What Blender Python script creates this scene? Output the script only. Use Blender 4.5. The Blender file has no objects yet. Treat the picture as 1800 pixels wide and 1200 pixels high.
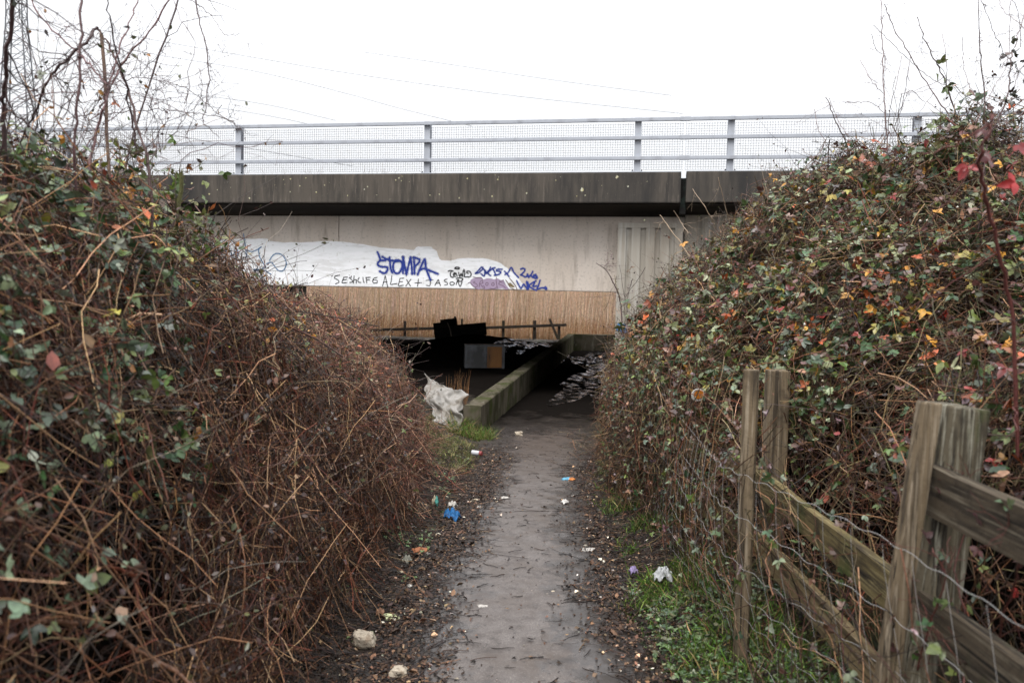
import bpy, bmesh, math, random
import numpy as np
from mathutils import Matrix, Vector

R = math.radians
rng = np.random.default_rng(7)
random.seed(7)
SC = bpy.context.scene
COL = SC.collection

# ------------------------------------------------------------------ camera
CAM_Z = 1.6
PITCH, ROLL = 3.19, 1.2
cam_d = bpy.data.cameras.new('camera')
cam = bpy.data.objects.new('camera', cam_d)
COL.objects.link(cam)
cam_d.sensor_width = 36.0
cam_d.lens = 28.0
cam_d.clip_start = 0.05
cam_d.clip_end = 3000
CROT = Matrix.Rotation(R(90 - PITCH), 3, 'X') @ Matrix.Rotation(R(ROLL), 3, 'Z')
cam.matrix_world = Matrix.Translation((0, 0, CAM_Z)) @ CROT.to_4x4()
cam_d.dof.use_dof = True
cam_d.dof.focus_distance = 6.5
cam_d.dof.aperture_fstop = 3.2
SC.camera = cam

# ------------------------------------------------------------------ sky, sun, exposure
SUN_EL, SUN_AZ = 55.0, 200.0
SKY_H = .61
world = bpy.data.worlds.new('World')
SC.world = world
world.use_nodes = True
wn, wl = world.node_tree.nodes, world.node_tree.links
wn.clear()
wo = wn.new('ShaderNodeOutputWorld')
bg = wn.new('ShaderNodeBackground')
sky = wn.new('ShaderNodeTexSky')
sky.sky_type = 'NISHITA'
sky.sun_disc = False
sky.sun_elevation = R(SUN_EL)
sky.sun_rotation = R(SUN_AZ)
sky.dust_density = 4.0
hs = wn.new('ShaderNodeHueSaturation')
hs.inputs['Saturation'].default_value = 0.16
mx = wn.new('ShaderNodeMix'); mx.data_type = 'RGBA'
mx.inputs[0].default_value = 0.72                     # cloud layer over the clear sky
ctc = wn.new('ShaderNodeTexCoord')
cno = wn.new('ShaderNodeTexNoise'); cno.inputs['Scale'].default_value = 2.2; cno.inputs['Detail'].default_value = 5
crp = wn.new('ShaderNodeValToRGB')
crp.color_ramp.elements[0].color = (9.0, 9.25, 9.7, 1)
crp.color_ramp.elements[1].color = (12.0, 12.1, 12.4, 1)
wl.new(ctc.outputs['Generated'], cno.inputs['Vector'])
wl.new(cno.outputs['Fac'], crp.inputs[0])
wl.new(sky.outputs[0], hs.inputs['Color'])
wl.new(hs.outputs[0], mx.inputs[6])
wl.new(crp.outputs[0], mx.inputs[7])
# overcast sky: the zenith is about three times as bright as the horizon
sep = wn.new('ShaderNodeSeparateXYZ'); wl.new(ctc.outputs['Generated'], sep.inputs[0])
mrz = wn.new('ShaderNodeMapRange'); mrz.inputs[1].default_value = 0; mrz.inputs[2].default_value = 1
mrz.inputs[3].default_value = SKY_H; mrz.inputs[4].default_value = SKY_H * 3.55
wl.new(sep.outputs['Z'], mrz.inputs[0])
vsc = wn.new('ShaderNodeVectorMath'); vsc.operation = 'SCALE'
wl.new(mx.outputs[2], vsc.inputs[0]); wl.new(mrz.outputs[0], vsc.inputs['Scale'])
wl.new(vsc.outputs[0], bg.inputs['Color'])
bg.inputs['Strength'].default_value = 0.1
wl.new(bg.outputs[0], wo.inputs['Surface'])

sun_d = bpy.data.lights.new('sun', 'SUN')
sun_d.energy = 1.4
sun_d.angle = R(25)
sun_d.color = (1.0, 0.97, 0.93)
sun = bpy.data.objects.new('sun', sun_d)
COL.objects.link(sun)
sun.rotation_euler = (R(90 - SUN_EL), 0, R(180 - SUN_AZ))
SC.view_settings.view_transform = 'Standard'
SC.view_settings.look = 'None'
SC.view_settings.exposure = 0.52
SC.view_settings.gamma = 1.0
SC.render.engine = 'CYCLES'
SC.cycles.use_denoising = True
SC.cycles.max_bounces = 6
SC.cycles.diffuse_bounces = 2
SC.cycles.transparent_max_bounces = 4

# ------------------------------------------------------------------ helpers
def lin(r, g=None, b=None):
    if g is None:
        g = b = r
    return tuple((c / 255 / 12.92 if c / 255 <= .04045 else ((c / 255 + .055) / 1.055) ** 2.4) for c in (r, g, b))

_CR = np.array(CROT)
def P(px, py, Y):
    """point seen at photo pixel (px,py) at world depth Y"""
    v = _CR @ np.array([(px - 900) / 1400, (600 - py) / 1400, -1.0])
    return np.array([v[0] * Y / v[1], Y, CAM_Z + v[2] * Y / v[1]])

def sm(t):
    t = np.clip(t, 0, 1)
    return t * t * (3 - 2 * t)

def wob(x, y, s=1.0, k=0.0):
    x = np.asarray(x) * s; y = np.asarray(y) * s
    return (np.sin(x * 1.7 + y * .9 + k) + np.sin(x * -1.1 + y * 2.3 + 1.3 + k * 2) + .6 * np.sin(x * 3.9 + y * 3.1 + 2.1 + k)
            + .4 * np.sin(x * 7.3 - y * 6.1 + .4 + k * 3)) / 3.0

def tag(o, label=None, cat=None, group=None, kind=None):
    if label: o['label'] = label
    if cat: o['category'] = cat
    if group: o['group'] = group
    if kind: o['kind'] = kind
    return o

def empty(name, loc=(0, 0, 0), rz=0.0, **k):
    o = bpy.data.objects.new(name, None)
    o.empty_display_size = .2
    o.location = loc
    o.rotation_euler = (0, 0, rz)
    COL.objects.link(o)
    return tag(o, **k)

def mesh_np(name, V, F, mat, parent=None, col=None, smooth=False):
    """V (n,3); F list of (m,k) index arrays"""
    me = bpy.data.meshes.new(name)
    V = np.asarray(V, dtype=np.float32)
    if not isinstance(F, (list, tuple)):
        F = [F]
    F = [np.asarray(f, dtype=np.int32) for f in F if len(f)]
    me.vertices.add(len(V))
    me.vertices.foreach_set('co', V.ravel())
    nl = sum(f.size for f in F); nf = sum(len(f) for f in F)
    me.loops.add(nl); me.polygons.add(nf)
    me.loops.foreach_set('vertex_index', np.concatenate([f.ravel() for f in F]))
    sizes = np.concatenate([np.full(len(f), f.shape[1], dtype=np.int32) for f in F])
    st = np.concatenate([[0], np.cumsum(sizes)[:-1]]).astype(np.int32)
    me.polygons.foreach_set('loop_start', st)
    me.polygons.foreach_set('loop_total', sizes)
    if smooth:
        me.polygons.foreach_set('use_smooth', np.ones(nf, dtype=bool))
    if col is not None:
        a = me.color_attributes.new('Col', 'FLOAT_COLOR', 'POINT')
        c = np.ones((len(V), 4), dtype=np.float32)
        c[:, :3] = col
        a.data.foreach_set('color', c.ravel())
    me.update(calc_edges=True)
    me.materials.append(mat)
    o = bpy.data.objects.new(name, me)
    COL.objects.link(o)
    if parent is not None:
        o.parent = parent
    return o

class MB:
    """collects boxes / bars into ONE mesh"""
    def __init__(s):
        s.bm = bmesh.new()
    def box(s, lo, hi, bevel=0.0, M=None, taper=None):
        r = bmesh.ops.create_cube(s.bm, size=1.0)
        vs = r['verts']
        c = [(a + b) / 2 for a, b in zip(lo, hi)]; d = [b - a for a, b in zip(lo, hi)]
        for v in vs:
            v.co = Vector((c[0] + v.co.x * d[0], c[1] + v.co.y * d[1], c[2] + v.co.z * d[2]))
        if bevel > 0:
            es = list({e for v in vs for e in v.link_edges})
            rb = bmesh.ops.bevel(s.bm, geom=es, offset=bevel, segments=2, profile=.6, affect='EDGES')
            vs = list({v for f in rb['faces'] for v in f.verts} | {v for v in vs if v.is_valid})
        if M is not None:
            for v in vs:
                v.co = M @ v.co
        return vs
    def bar(s, a, b, w, d=None, bevel=0.0, twist=0.0):
        a = Vector(a); b = Vector(b); d = d or w
        q = (b - a).to_track_quat('Z', 'Y').to_matrix().to_4x4()
        M = Matrix.Translation(a) @ q @ Matrix.Rotation(twist, 4, 'Z')
        return s.box((-w / 2, -d / 2, 0), (w / 2, d / 2, (b - a).length), bevel, M)
    def cyl(s, a, b, r1, r2=None, n=12):
        a = Vector(a); b = Vector(b); r2 = r1 if r2 is None else r2
        q = (b - a).to_track_quat('Z', 'Y').to_matrix().to_4x4()
        M = Matrix.Translation((a + b) / 2) @ q
        bmesh.ops.create_cone(s.bm, cap_ends=True, segments=n, radius1=r1, radius2=r2, depth=(b - a).length, matrix=M)
    def poly(s, pts, y0, y1):
        """extruded outline in the x-z plane"""
        f = [s.bm.verts.new((p[0], y0, p[1])) for p in pts]
        k = [s.bm.verts.new((p[0], y1, p[1])) for p in pts]
        s.bm.faces.new(f); s.bm.faces.new(k[::-1])
        n = len(pts)
        for i in range(n):
            s.bm.faces.new((f[(i + 1) % n], f[i], k[i], k[(i + 1) % n]))
    def build(s, name, mat, parent=None, jitter=0.0, smooth=False, sub=0):
        if sub:
            bmesh.ops.subdivide_edges(s.bm, edges=s.bm.edges[:], cuts=sub, use_grid_fill=True)
        if jitter:
            for v in s.bm.verts:
                v.co += Vector([random.uniform(-jitter, jitter) for _ in range(3)])
        bmesh.ops.recalc_face_normals(s.bm, faces=s.bm.faces[:])
        me = bpy.data.meshes.new(name)
        s.bm.to_mesh(me); s.bm.free()
        if smooth:
            for p in me.polygons: p.use_smooth = True
        me.materials.append(mat)
        o = bpy.data.objects.new(name, me)
        COL.objects.link(o)
        if parent is not None:
            o.parent = parent
        return o

# ------------------------------------------------------------------ materials
def new_mat(name, rough=.7, spec=.3):
    m = bpy.data.materials.new(name)
    m.use_nodes = True
    nt = m.node_tree
    b = nt.nodes['Principled BSDF']
    b.inputs['Roughness'].default_value = rough
    b.inputs['Specular IOR Level'].default_value = spec
    return m, nt, b

def N(nt, t, **k):
    n = nt.nodes.new(t)
    for a, v in k.items():
        if a in n.inputs: n.inputs[a].default_value = v
        else: setattr(n, a, v)
    return n

def attr_mat(name, rough=.6, spec=.3, transl=0.0, bump=0.0, bscale=80, gain=1.0):
    m, nt, b = new_mat(name, rough, spec)
    a = N(nt, 'ShaderNodeAttribute', attribute_name='Col')
    no = N(nt, 'ShaderNodeTexNoise', Scale=bscale, Detail=3.0)
    tc = N(nt, 'ShaderNodeTexCoord')
    nt.links.new(tc.outputs['Object'], no.inputs['Vector'])
    mr = N(nt, 'ShaderNodeMapRange'); mr.inputs[3].default_value = .66 * gain; mr.inputs[4].default_value = 1.34 * gain
    mr.inputs[1].default_value = .3; mr.inputs[2].default_value = .7
    nt.links.new(no.outputs['Fac'], mr.inputs[0])
    vm = N(nt, 'ShaderNodeVectorMath', operation='SCALE')
    nt.links.new(a.outputs['Color'], vm.inputs[0]); nt.links.new(mr.outputs[0], vm.inputs['Scale'])
    nt.links.new(vm.outputs[0], b.inputs['Base Color'])
    if bump:
        bp = N(nt, 'ShaderNodeBump', Strength=bump, Distance=.002)
        nt.links.new(no.outputs['Fac'], bp.inputs['Height']); nt.links.new(bp.outputs[0], b.inputs['Normal'])
    if transl:
        t = N(nt, 'ShaderNodeBsdfTranslucent')
        nt.links.new(vm.outputs[0], t.inputs['Color'])
        ms = N(nt, 'ShaderNodeMixShader'); ms.inputs[0].default_value = transl
        out = nt.nodes['Material Output']
        nt.links.new(b.outputs[0], ms.inputs[1]); nt.links.new(t.outputs[0], ms.inputs[2])
        nt.links.new(ms.outputs[0], out.inputs['Surface'])
    return m

def tex_mat(name, layers, rough=.75, spec=.3, bump=.3, bdist=.01, bscale=25., rough2=None):
    """layers: list of (colour, scale_vec, noise_scale, lo, hi); the first is the base colour"""
    m, nt, b = new_mat(name, rough, spec)
    tc = N(nt, 'ShaderNodeTexCoord')
    cur = None
    for i, (c, sv, sc, lo, hi) in enumerate(layers):
        if i == 0:
            r = N(nt, 'ShaderNodeRGB'); r.outputs[0].default_value = (*c, 1); cur = r.outputs[0]
            continue
        mp = N(nt, 'ShaderNodeMapping'); mp.inputs['Scale'].default_value = sv; mp.inputs['Location'].default_value = (i * 3.1, i * 1.7, i * 5.3)
        no = N(nt, 'ShaderNodeTexNoise', Scale=sc, Detail=6.0, Roughness=.6)
        mr = N(nt, 'ShaderNodeMapRange'); mr.inputs[1].default_value = lo; mr.inputs[2].default_value = hi
        nt.links.new(tc.outputs['Object'], mp.inputs[0]); nt.links.new(mp.outputs[0], no.inputs['Vector'])
        nt.links.new(no.outputs['Fac'], mr.inputs[0])
        mi = N(nt, 'ShaderNodeMix', data_type='RGBA')
        nt.links.new(mr.outputs[0], mi.inputs[0]); nt.links.new(cur, mi.inputs[6]); mi.inputs[7].default_value = (*c, 1)
        cur = mi.outputs[2]
    nt.links.new(cur, b.inputs['Base Color'])
    no = N(nt, 'ShaderNodeTexNoise', Scale=bscale, Detail=8.0, Roughness=.65)
    nt.links.new(tc.outputs['Object'], no.inputs['Vector'])
    bp = N(nt, 'ShaderNodeBump', Strength=bump, Distance=bdist)
    nt.links.new(no.outputs['Fac'], bp.inputs['Height']); nt.links.new(bp.outputs[0], b.inputs['Normal'])
    if rough2 is not None:
        n2 = N(nt, 'ShaderNodeTexNoise', Scale=rough2[2], Detail=4.0)
        nt.links.new(tc.outputs['Object'], n2.inputs['Vector'])
        mr = N(nt, 'ShaderNodeMapRange'); mr.inputs[1].default_value = .4; mr.inputs[2].default_value = .6
        mr.inputs[3].default_value = rough2[0]; mr.inputs[4].default_value = rough2[1]
        nt.links.new(n2.outputs['Fac'], mr.inputs[0]); nt.links.new(mr.outputs[0], b.inputs['Roughness'])
    return m

one = (1, 1, 1)
M = {}
M['girder'] = tex_mat('girder concrete', [((.54, .47, .405), one, 1, 0, 1), ((.60, .535, .475), (1, 1, .35), 1.1, .4, .65),
                                          ((.35, .30, .255), (3, 1, .5), 2.0, .55, .75), ((.30, .265, .23), (1, 1, 1), 22, .55, .75)], .85, .2, .25, .004, 60)
M['parapet'] = tex_mat('weathered parapet concrete', [((.082, .070, .058), one, 1, 0, 1), ((.040, .036, .032), (3.2, 1, .3), 2.2, .45, .66),
                                             ((.125, .105, .088), (12, 1, 1.0), 2.2, .54, .7), ((.03, .028, .027), (.35, 1, .1), 2.0, .5, .68),
                                             ((.17, .155, .12), (14, 14, 5), 3.2, .66, .74)], .85, .25, .5, .006, 40)
M['lichen'] = tex_mat('yellow lichen', [((.42, .38, .2), one, 1, 0, 1), ((.5, .5, .42), one, 30, .45, .6)], .9, .1)
M['deck_dark'] = tex_mat('dark deck soffit', [((.035, .031, .028), one, 1, 0, 1), ((.06, .05, .043), (.3, 3, 1), 1.2, .45, .7)], .9, .1)  # dark base with lighter streaks along the deck
M['shade_toned'] = tex_mat('shade toned abutment concrete', [((.07, .062, .052), one, 1, 0, 1), ((.035, .03, .026), one, 1.5, .45, .6)], .95, .08)  # inner abutments darkened in colour to deepen the shade under the bridge
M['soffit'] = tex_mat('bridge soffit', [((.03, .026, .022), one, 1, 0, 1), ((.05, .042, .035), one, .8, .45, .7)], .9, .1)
M['pier'] = tex_mat('pier concrete', [((.34, .31, .265), one, 1, 0, 1), ((.24, .205, .165), (1.2, 1, .3), 1.5, .42, .66),
                                      ((.43, .41, .37), (6, 1, .25), 1.8, .52, .7), ((.14, .12, .09), (3, 1, .25), 2.2, .62, .75)], .88, .2, .35, .005, 50)
M['joint'] = tex_mat('dark joint filler', [((.018, .017, .016), one, 1, 0, 1), ((.03, .04, .035), one, 4, .5, .6)], .8, .2)
M['low_wall'] = tex_mat('mossy kerb wall concrete', [((.10, .086, .064), one, 1, 0, 1), ((.045, .042, .026), (1, 1, .5), 2.4, .42, .6),
                                                     ((.18, .165, .13), (5, 5, 1), 2.5, .56, .7), ((.048, .054, .022), one, 1.9, .52, .66)], .95, 0.0, .5, .01, 35)
M['paint_white'] = tex_mat('white cover paint', [((.84, .85, .86), one, 1, 0, 1), ((.72, .72, .72), (.6, 1, 3), 2.2, .48, .62), ((.60, .59, .56), one, 14, .60, .7), ((.88, .88, .9), (1, 1, 5), 3, .5, .6)], .8, .2, .2, .003, 60)
M['galv'] = tex_mat('painted grey railing steel', [((.36, .38, .42), one, 1, 0, 1), ((.27, .28, .31), (1, 1, .3), 4, .5, .7), ((.32, .33, .35), one, 9, .6, .7)], .55, .4, .1, .002, 60)
M['bolt'] = new_mat('black bolt', .6)[0]; M['bolt'].node_tree.nodes['Principled BSDF'].inputs['Base Color'].default_value = (.01, .01, .01, 1)
M['wire'] = new_mat('grey mesh wire', .6)[0]; M['wire'].node_tree.nodes['Principled BSDF'].inputs['Base Color'].default_value = (.10, .10, .11, 1)
M['fwire'] = new_mat('galvanised fence wire', .45, .6)[0]
M['fwire'].node_tree.nodes['Principled BSDF'].inputs['Base Color'].default_value = (.30, .29, .28, 1)
M['pylon'] = new_mat('pylon steel', .7)[0]; M['pylon'].node_tree.nodes['Principled BSDF'].inputs['Base Color'].default_value = (.16, .165, .175, 1)
M['cable'] = new_mat('power cable', .7)[0]; M['cable'].node_tree.nodes['Principled BSDF'].inputs['Base Color'].default_value = (.12, .12, .13, 1)
M['twig'] = attr_mat('bramble stem bark', .5, .35, 0, .3, 120, .86)
M['leaf'] = attr_mat('leaf', .36, .55, .12, .3, 60, .92)
M['deadleaf'] = attr_mat('dead leaf litter', .6, .3, .05, .3, 60)
M['grass'] = attr_mat('grass blade', .5, .3, .15, 0, 40, .8)
M['reed'] = attr_mat('dry reed', .7, .2, .15, 0, 10)
M['core'] = tex_mat('near black shade core', [((.006, .0045, .0035), one, 1, 0, 1), ((.018, .012, .008), one, 30, .5, .65)], .95, .05, 1.0, .05, 25)  # near-black filling for hedge interiors, so the gaps look dark
M['berry'] = attr_mat('berry', .4, .5, 0, 0, 40)
M['rubbish'] = attr_mat('weathered litter', .6, .3, .1, .6, 40, .85)

def wood_mat(name, base, dark, light, moss, ax=2):
    g = (14, 14, .8) if ax == 2 else (14, .8, 14); g2 = (30, 30, 1.2) if ax == 2 else (30, 1.2, 30)
    g3 = (60, 60, 1.5) if ax == 2 else (60, 1.5, 60)
    return tex_mat(name, [(base, one, 1, 0, 1), (dark, g, 2.0, .46, .60), (light, g2, 2.5, .52, .66), ((.012, .010, .008), g3, 1.1, .60, .64),
                          (dark, (3, 3, 2.5), 2.2, .56, .7), (moss, (1.5, 1.5, 1), 2.2, .55, .68)], .85, .2, .7, .006, 30)
M['wood'] = wood_mat('weathered fence wood', (.15, .112, .07), (.05, .038, .026), (.26, .21, .15), (.065, .075, .028))
M['wood_moss'] = wood_mat('mossy fence wood', (.11, .092, .062), (.028, .023, .017), (.27, .255, .20), (.06, .075, .022))
M['rail_old'] = wood_mat('dark wet fence rail', (.065, .05, .034), (.02, .016, .012), (.13, .11, .08), (.04, .05, .016), 1)
M['rail'] = wood_mat('weathered fence rail', (.17, .125, .065), (.055, .04, .025), (.27, .21, .13), (.06, .068, .022), 1)
M['rail_moss'] = wood_mat('mossy fence rail', (.13, .10, .045), (.04, .03, .018), (.22, .18, .09), (.055, .068, .018), 1)
M['wood_dark'] = wood_mat('dark old wood', (.035, .026, .02), (.012, .01, .009), (.06, .048, .036), (.03, .03, .016))

# ground: mud with leaf mould, grassy tinge
def paint_shade(m, y0, y1):
    """near-black colour on the floor under the bridge, standing in for its shade"""
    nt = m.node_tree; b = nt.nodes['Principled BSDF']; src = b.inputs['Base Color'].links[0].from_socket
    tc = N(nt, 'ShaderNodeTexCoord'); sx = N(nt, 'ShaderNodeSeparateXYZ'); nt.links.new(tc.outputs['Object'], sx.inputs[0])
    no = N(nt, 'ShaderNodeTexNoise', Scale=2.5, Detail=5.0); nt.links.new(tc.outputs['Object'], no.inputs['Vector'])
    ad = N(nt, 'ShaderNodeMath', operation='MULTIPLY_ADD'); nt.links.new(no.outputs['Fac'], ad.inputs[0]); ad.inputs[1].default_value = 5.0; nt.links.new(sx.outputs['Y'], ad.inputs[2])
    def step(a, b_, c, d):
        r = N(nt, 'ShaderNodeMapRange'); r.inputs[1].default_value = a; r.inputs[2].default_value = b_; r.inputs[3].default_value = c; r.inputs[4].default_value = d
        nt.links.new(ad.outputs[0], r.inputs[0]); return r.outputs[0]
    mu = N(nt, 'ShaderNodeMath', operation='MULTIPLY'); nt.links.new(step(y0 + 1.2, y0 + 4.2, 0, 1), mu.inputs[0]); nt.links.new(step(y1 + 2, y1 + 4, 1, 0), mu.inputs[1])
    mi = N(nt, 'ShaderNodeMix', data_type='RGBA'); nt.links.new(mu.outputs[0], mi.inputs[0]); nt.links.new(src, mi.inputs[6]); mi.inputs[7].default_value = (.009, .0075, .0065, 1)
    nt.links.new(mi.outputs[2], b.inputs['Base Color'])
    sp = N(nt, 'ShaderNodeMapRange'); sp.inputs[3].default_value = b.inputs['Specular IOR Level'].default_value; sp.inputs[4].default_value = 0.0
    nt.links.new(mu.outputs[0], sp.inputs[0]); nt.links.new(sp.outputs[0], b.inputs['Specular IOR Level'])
M['ground'] = tex_mat('ground', [((.042, .032, .024), one, 1, 0, 1), ((.02, .016, .013), one, 3.5, .45, .62), ((.075, .055, .038), one, 14, .52, .66),
                                 ((.035, .045, .018), one, .9, .5, .62), ((.16, .145, .12), one, 70, .68, .74)], .8, .35, .9, .03, 22, (.35, .9, 4))
paint_shade(M['ground'], 13.6, 33.5)  # floor tone painted near black where the bridge shades it
def path_material():
    m, nt, b = new_mat('worn wet asphalt path', .5, .5)
    tc = N(nt, 'ShaderNodeTexCoord')
    fa = N(nt, 'ShaderNodeAttribute', attribute_name='edge')       # 0 centre .. 1 edge
    def noise(sc, det=5., rough=.6):
        n = N(nt, 'ShaderNodeTexNoise', Scale=sc, Detail=det, Roughness=rough)
        nt.links.new(tc.outputs['Object'], n.inputs['Vector']); return n.outputs['Fac']
    def mr(src, a, b_, c=0., d=1.):
        n = N(nt, 'ShaderNodeMapRange'); n.inputs[1].default_value = a; n.inputs[2].default_value = b_
        n.inputs[3].default_value = c; n.inputs[4].default_value = d
        nt.links.new(src, n.inputs[0]); return n.outputs[0]
    def mix(f, a, c):
        n = N(nt, 'ShaderNodeMix', data_type='RGBA')
        nt.links.new(f, n.inputs[0])
        if isinstance(a, tuple): n.inputs[6].default_value = (*a, 1)
        else: nt.links.new(a, n.inputs[6])
        n.inputs[7].default_value = (*c, 1); return n.outputs[2]
    def math_(op, a, b_):
        n = N(nt, 'ShaderNodeMath', operation=op)
        for i, v in enumerate((a, b_)):
            if isinstance(v, (int, float)): n.inputs[i].default_value = v
            else: nt.links.new(v, n.inputs[i])
        return n.outputs[0]
    big = noise(1.3); mid = noise(9.); fine = noise(160., 3.); mud = noise(5., 8., .7)
    c = mix(mr(fine, .42, .6), (.084, .070, .063), (.148, .127, .115))
    c = mix(mr(mid, .5, .68), c, (.072, .059, .053))
    c = mix(mr(noise(2.3, 7., .65), .5, .66, 0., .7), c, (.080, .060, .047))
    c = mix(mr(noise(38., 4., .7), .6, .66), c, (.03, .025, .022))
    c = mix(mr(fine, .64, .68), c, (.24, .215, .19))
    sy = N(nt, 'ShaderNodeSeparateXYZ'); nt.links.new(tc.outputs['Object'], sy.inputs[0])
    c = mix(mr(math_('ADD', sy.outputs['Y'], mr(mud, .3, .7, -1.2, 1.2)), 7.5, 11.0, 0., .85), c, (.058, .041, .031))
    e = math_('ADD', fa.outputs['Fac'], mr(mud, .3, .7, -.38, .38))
    wet = mr(e, .30, .5)  # wet edges; under the bridge this mask carries the painted shade
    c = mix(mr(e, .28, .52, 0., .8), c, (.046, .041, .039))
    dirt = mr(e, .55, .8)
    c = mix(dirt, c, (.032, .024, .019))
    sx = N(nt, 'ShaderNodeSeparateXYZ'); nt.links.new(tc.outputs['Object'], sx.inputs[0])
    nt.links.new(c, b.inputs['Base Color'])
    ro = math_('SUBTRACT', mr(mid, .35, .65, .40, .62), math_('MULTIPLY', wet, .24))
    ro = math_('ADD', ro, math_('MULTIPLY', dirt, .22))
    nt.links.new(ro, b.inputs['Roughness'])
    hb = math_('ADD', math_('MULTIPLY', fine, .35), math_('MULTIPLY', mid, .65))
    bp = N(nt, 'ShaderNodeBump', Strength=.55, Distance=.008)
    nt.links.new(hb, bp.inputs['Height']); nt.links.new(bp.outputs[0], b.inputs['Normal'])
    return m
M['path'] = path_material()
paint_shade(M['path'], 13.2, 36.5)

# ------------------------------------------------------------------ terrain
BA = R(10.0)                                   # the bridge runs 10 degrees off the picture plane
B0 = P(900, 522, 16.5)
BU = np.array([math.cos(BA), -math.sin(BA)]); BV = np.array([math.sin(BA), math.cos(BA)])
def blocal(px, py, v):
    """photo pixel on the bridge's plane v -> local (u, z)"""
    d = _CR @ np.array([(px - 900) / 1400, (600 - py) / 1400, -1.0])
    t = (v + B0[0] * BV[0] + B0[1] * BV[1]) / (d[0] * BV[0] + d[1] * BV[1])
    p = d * t
    return (p[0] - B0[0]) * BU[0] + (p[1] - B0[1]) * BU[1], CAM_Z + p[2]
def bworld(u, v):
    return B0[0] + u * BU[0] + v * BV[0], B0[1] + u * BU[1] + v * BV[1]

WN = np.array([-.47, 12.5]); WF = np.array([2.72, 35.0])          # right face of the low wall
def wall_x(y):
    return WN[0] + (np.asarray(y) - WN[1]) * (WF[0] - WN[0]) / (WF[1] - WN[1])
def path_l(y):
    y = np.asarray(y, dtype=float)
    return np.where(y > 12.5, wall_x(y), np.interp(y, [-3, 0, 4, 7, 9.5, 12.5], [-.8, -.75, -.6, -.42, -.35, -.47]))
def path_r(y):
    y = np.asarray(y, dtype=float)
    a = B0[0] + 2.35 * BU[0] + (y - B0[1] - 2.35 * BU[1]) * BV[0] / BV[1]
    return np.where(y > 14.5, a, np.interp(y, [-3, 0, 4, 7, 9.5, 12.5, 14.5], [.75, .72, .63, .76, 1.05, 1.6, 1.9]))
def gz(x, y):
    x = np.asarray(x, dtype=float); y = np.asarray(y, dtype=float)
    base = -.6 * sm((y - 3.5) / 9.5) - .1 * sm((y - 13) / 10)
    # left of the path: rises to the hedge bank, and behind the low wall a raised floor
    d = path_l(y) - x
    left = base + .10 * sm(d / .5) + .25 * sm((d - .3) / 2.5) * (1 - sm((y - 10) / 4))
    floor_ = -.27 + .55 * np.exp(-((x + 1.2 - (y - 27) * .1) ** 2) / 6.5 - ((y - 26.5) ** 2) / 9) + .05 * wob(x, y, 1.2)
    k = sm((y - 11.8) / 1.2) * sm((d - .04) / .16)
    kk = sm((y - 10.6) / 2.6) * sm((d - .28) / .5)
    k = np.maximum(k, kk)
    left = left * (1 - k) + floor_ * k
    dr = x - path_r(y)
    right = base + .12 * sm(dr / .5)
    z = np.where(d > 0, left, np.where(dr > 0, right, base))
    far = sm((y - 35.6) / 1.2)
    z = z * (1 - far) + (-.38) * far
    rough = .012 * wob(x, y, 5.0) + .008 * wob(x, y, 13.0, 2)
    return z + rough * (1 - np.clip((np.abs(y) - 60) / 60, 0, 1))

def grid_axis(lo, hi, fine_lo, fine_hi, step, grow=1.25):
    a = list(np.arange(fine_lo, fine_hi + 1e-6, step))
    s, v = step, fine_lo
    left = []
    while v > lo:
        s *= grow; v -= s; left.append(v)
    s, v = step, a[-1]
    right = []
    while v < hi:
        s *= grow; v += s; right.append(v)
    return np.array(left[::-1] + a + right)
def sheet(name, xs, ys, zf, mat, parent=None):
    X, Y = np.meshgrid(xs, ys)
    V = np.stack([X, Y, zf(X, Y)], -1).reshape(-1, 3)
    nx, ny = len(xs), len(ys)
    i = (np.arange(ny - 1)[:, None] * nx + np.arange(nx - 1)[None, :]).ravel()
    F = np.stack([i, i + 1, i + nx + 1, i + nx], -1)
    return mesh_np(name, V, F, mat, parent, smooth=True)

tag(sheet('ground', grid_axis(-900, 900, -4, 6, .08), grid_axis(-60, 1500, 0, 37, .09), gz, M['ground']), kind='structure')

# path sheet
ny, nx = 520, 36
ys = np.concatenate([np.linspace(-3, 16, 360), np.linspace(16.05, 34.9, 160)])
ts = np.linspace(0, 1, nx)
Lx = path_l(ys) + np.where(ys < 12.3, .05 * wob(ys, ys * 0, 2.2), 0) - np.where(ys < 12.3, .0, -.01)
Rx = path_r(ys) + np.where(ys < 14, .06 * wob(ys, ys * 0 + 4, 1.9), 0)
X = Lx[:, None] * (1 - ts) + Rx[:, None] * ts
Yg = np.repeat(ys[:, None], nx, 1)
Z = gz(X, Yg) + .012 + .008 * (1 - (2 * ts[None, :] - 1) ** 2)
V = np.stack([X, Yg, Z], -1).reshape(-1, 3)
ii = (np.arange(len(ys) - 1)[:, None] * nx + np.arange(nx - 1)[None, :]).ravel()
pth = mesh_np('path', V, np.stack([ii, ii + 1, ii + nx + 1, ii + nx], -1), M['path'], smooth=True)
at = pth.data.attributes.new('edge', 'FLOAT', 'POINT')
e = np.abs(2 * ts - 1)[None, :] * np.ones((len(ys), 1))
e = np.where((Yg > 12) & (Yg < 60), np.maximum(e, sm((Yg - 11.2) / 3) * .95), e)  # towards and under the bridge the full width goes dark, as painted shade
at.data.foreach_set('value', e.ravel().astype(np.float32))
tag(pth, kind='structure')

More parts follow.
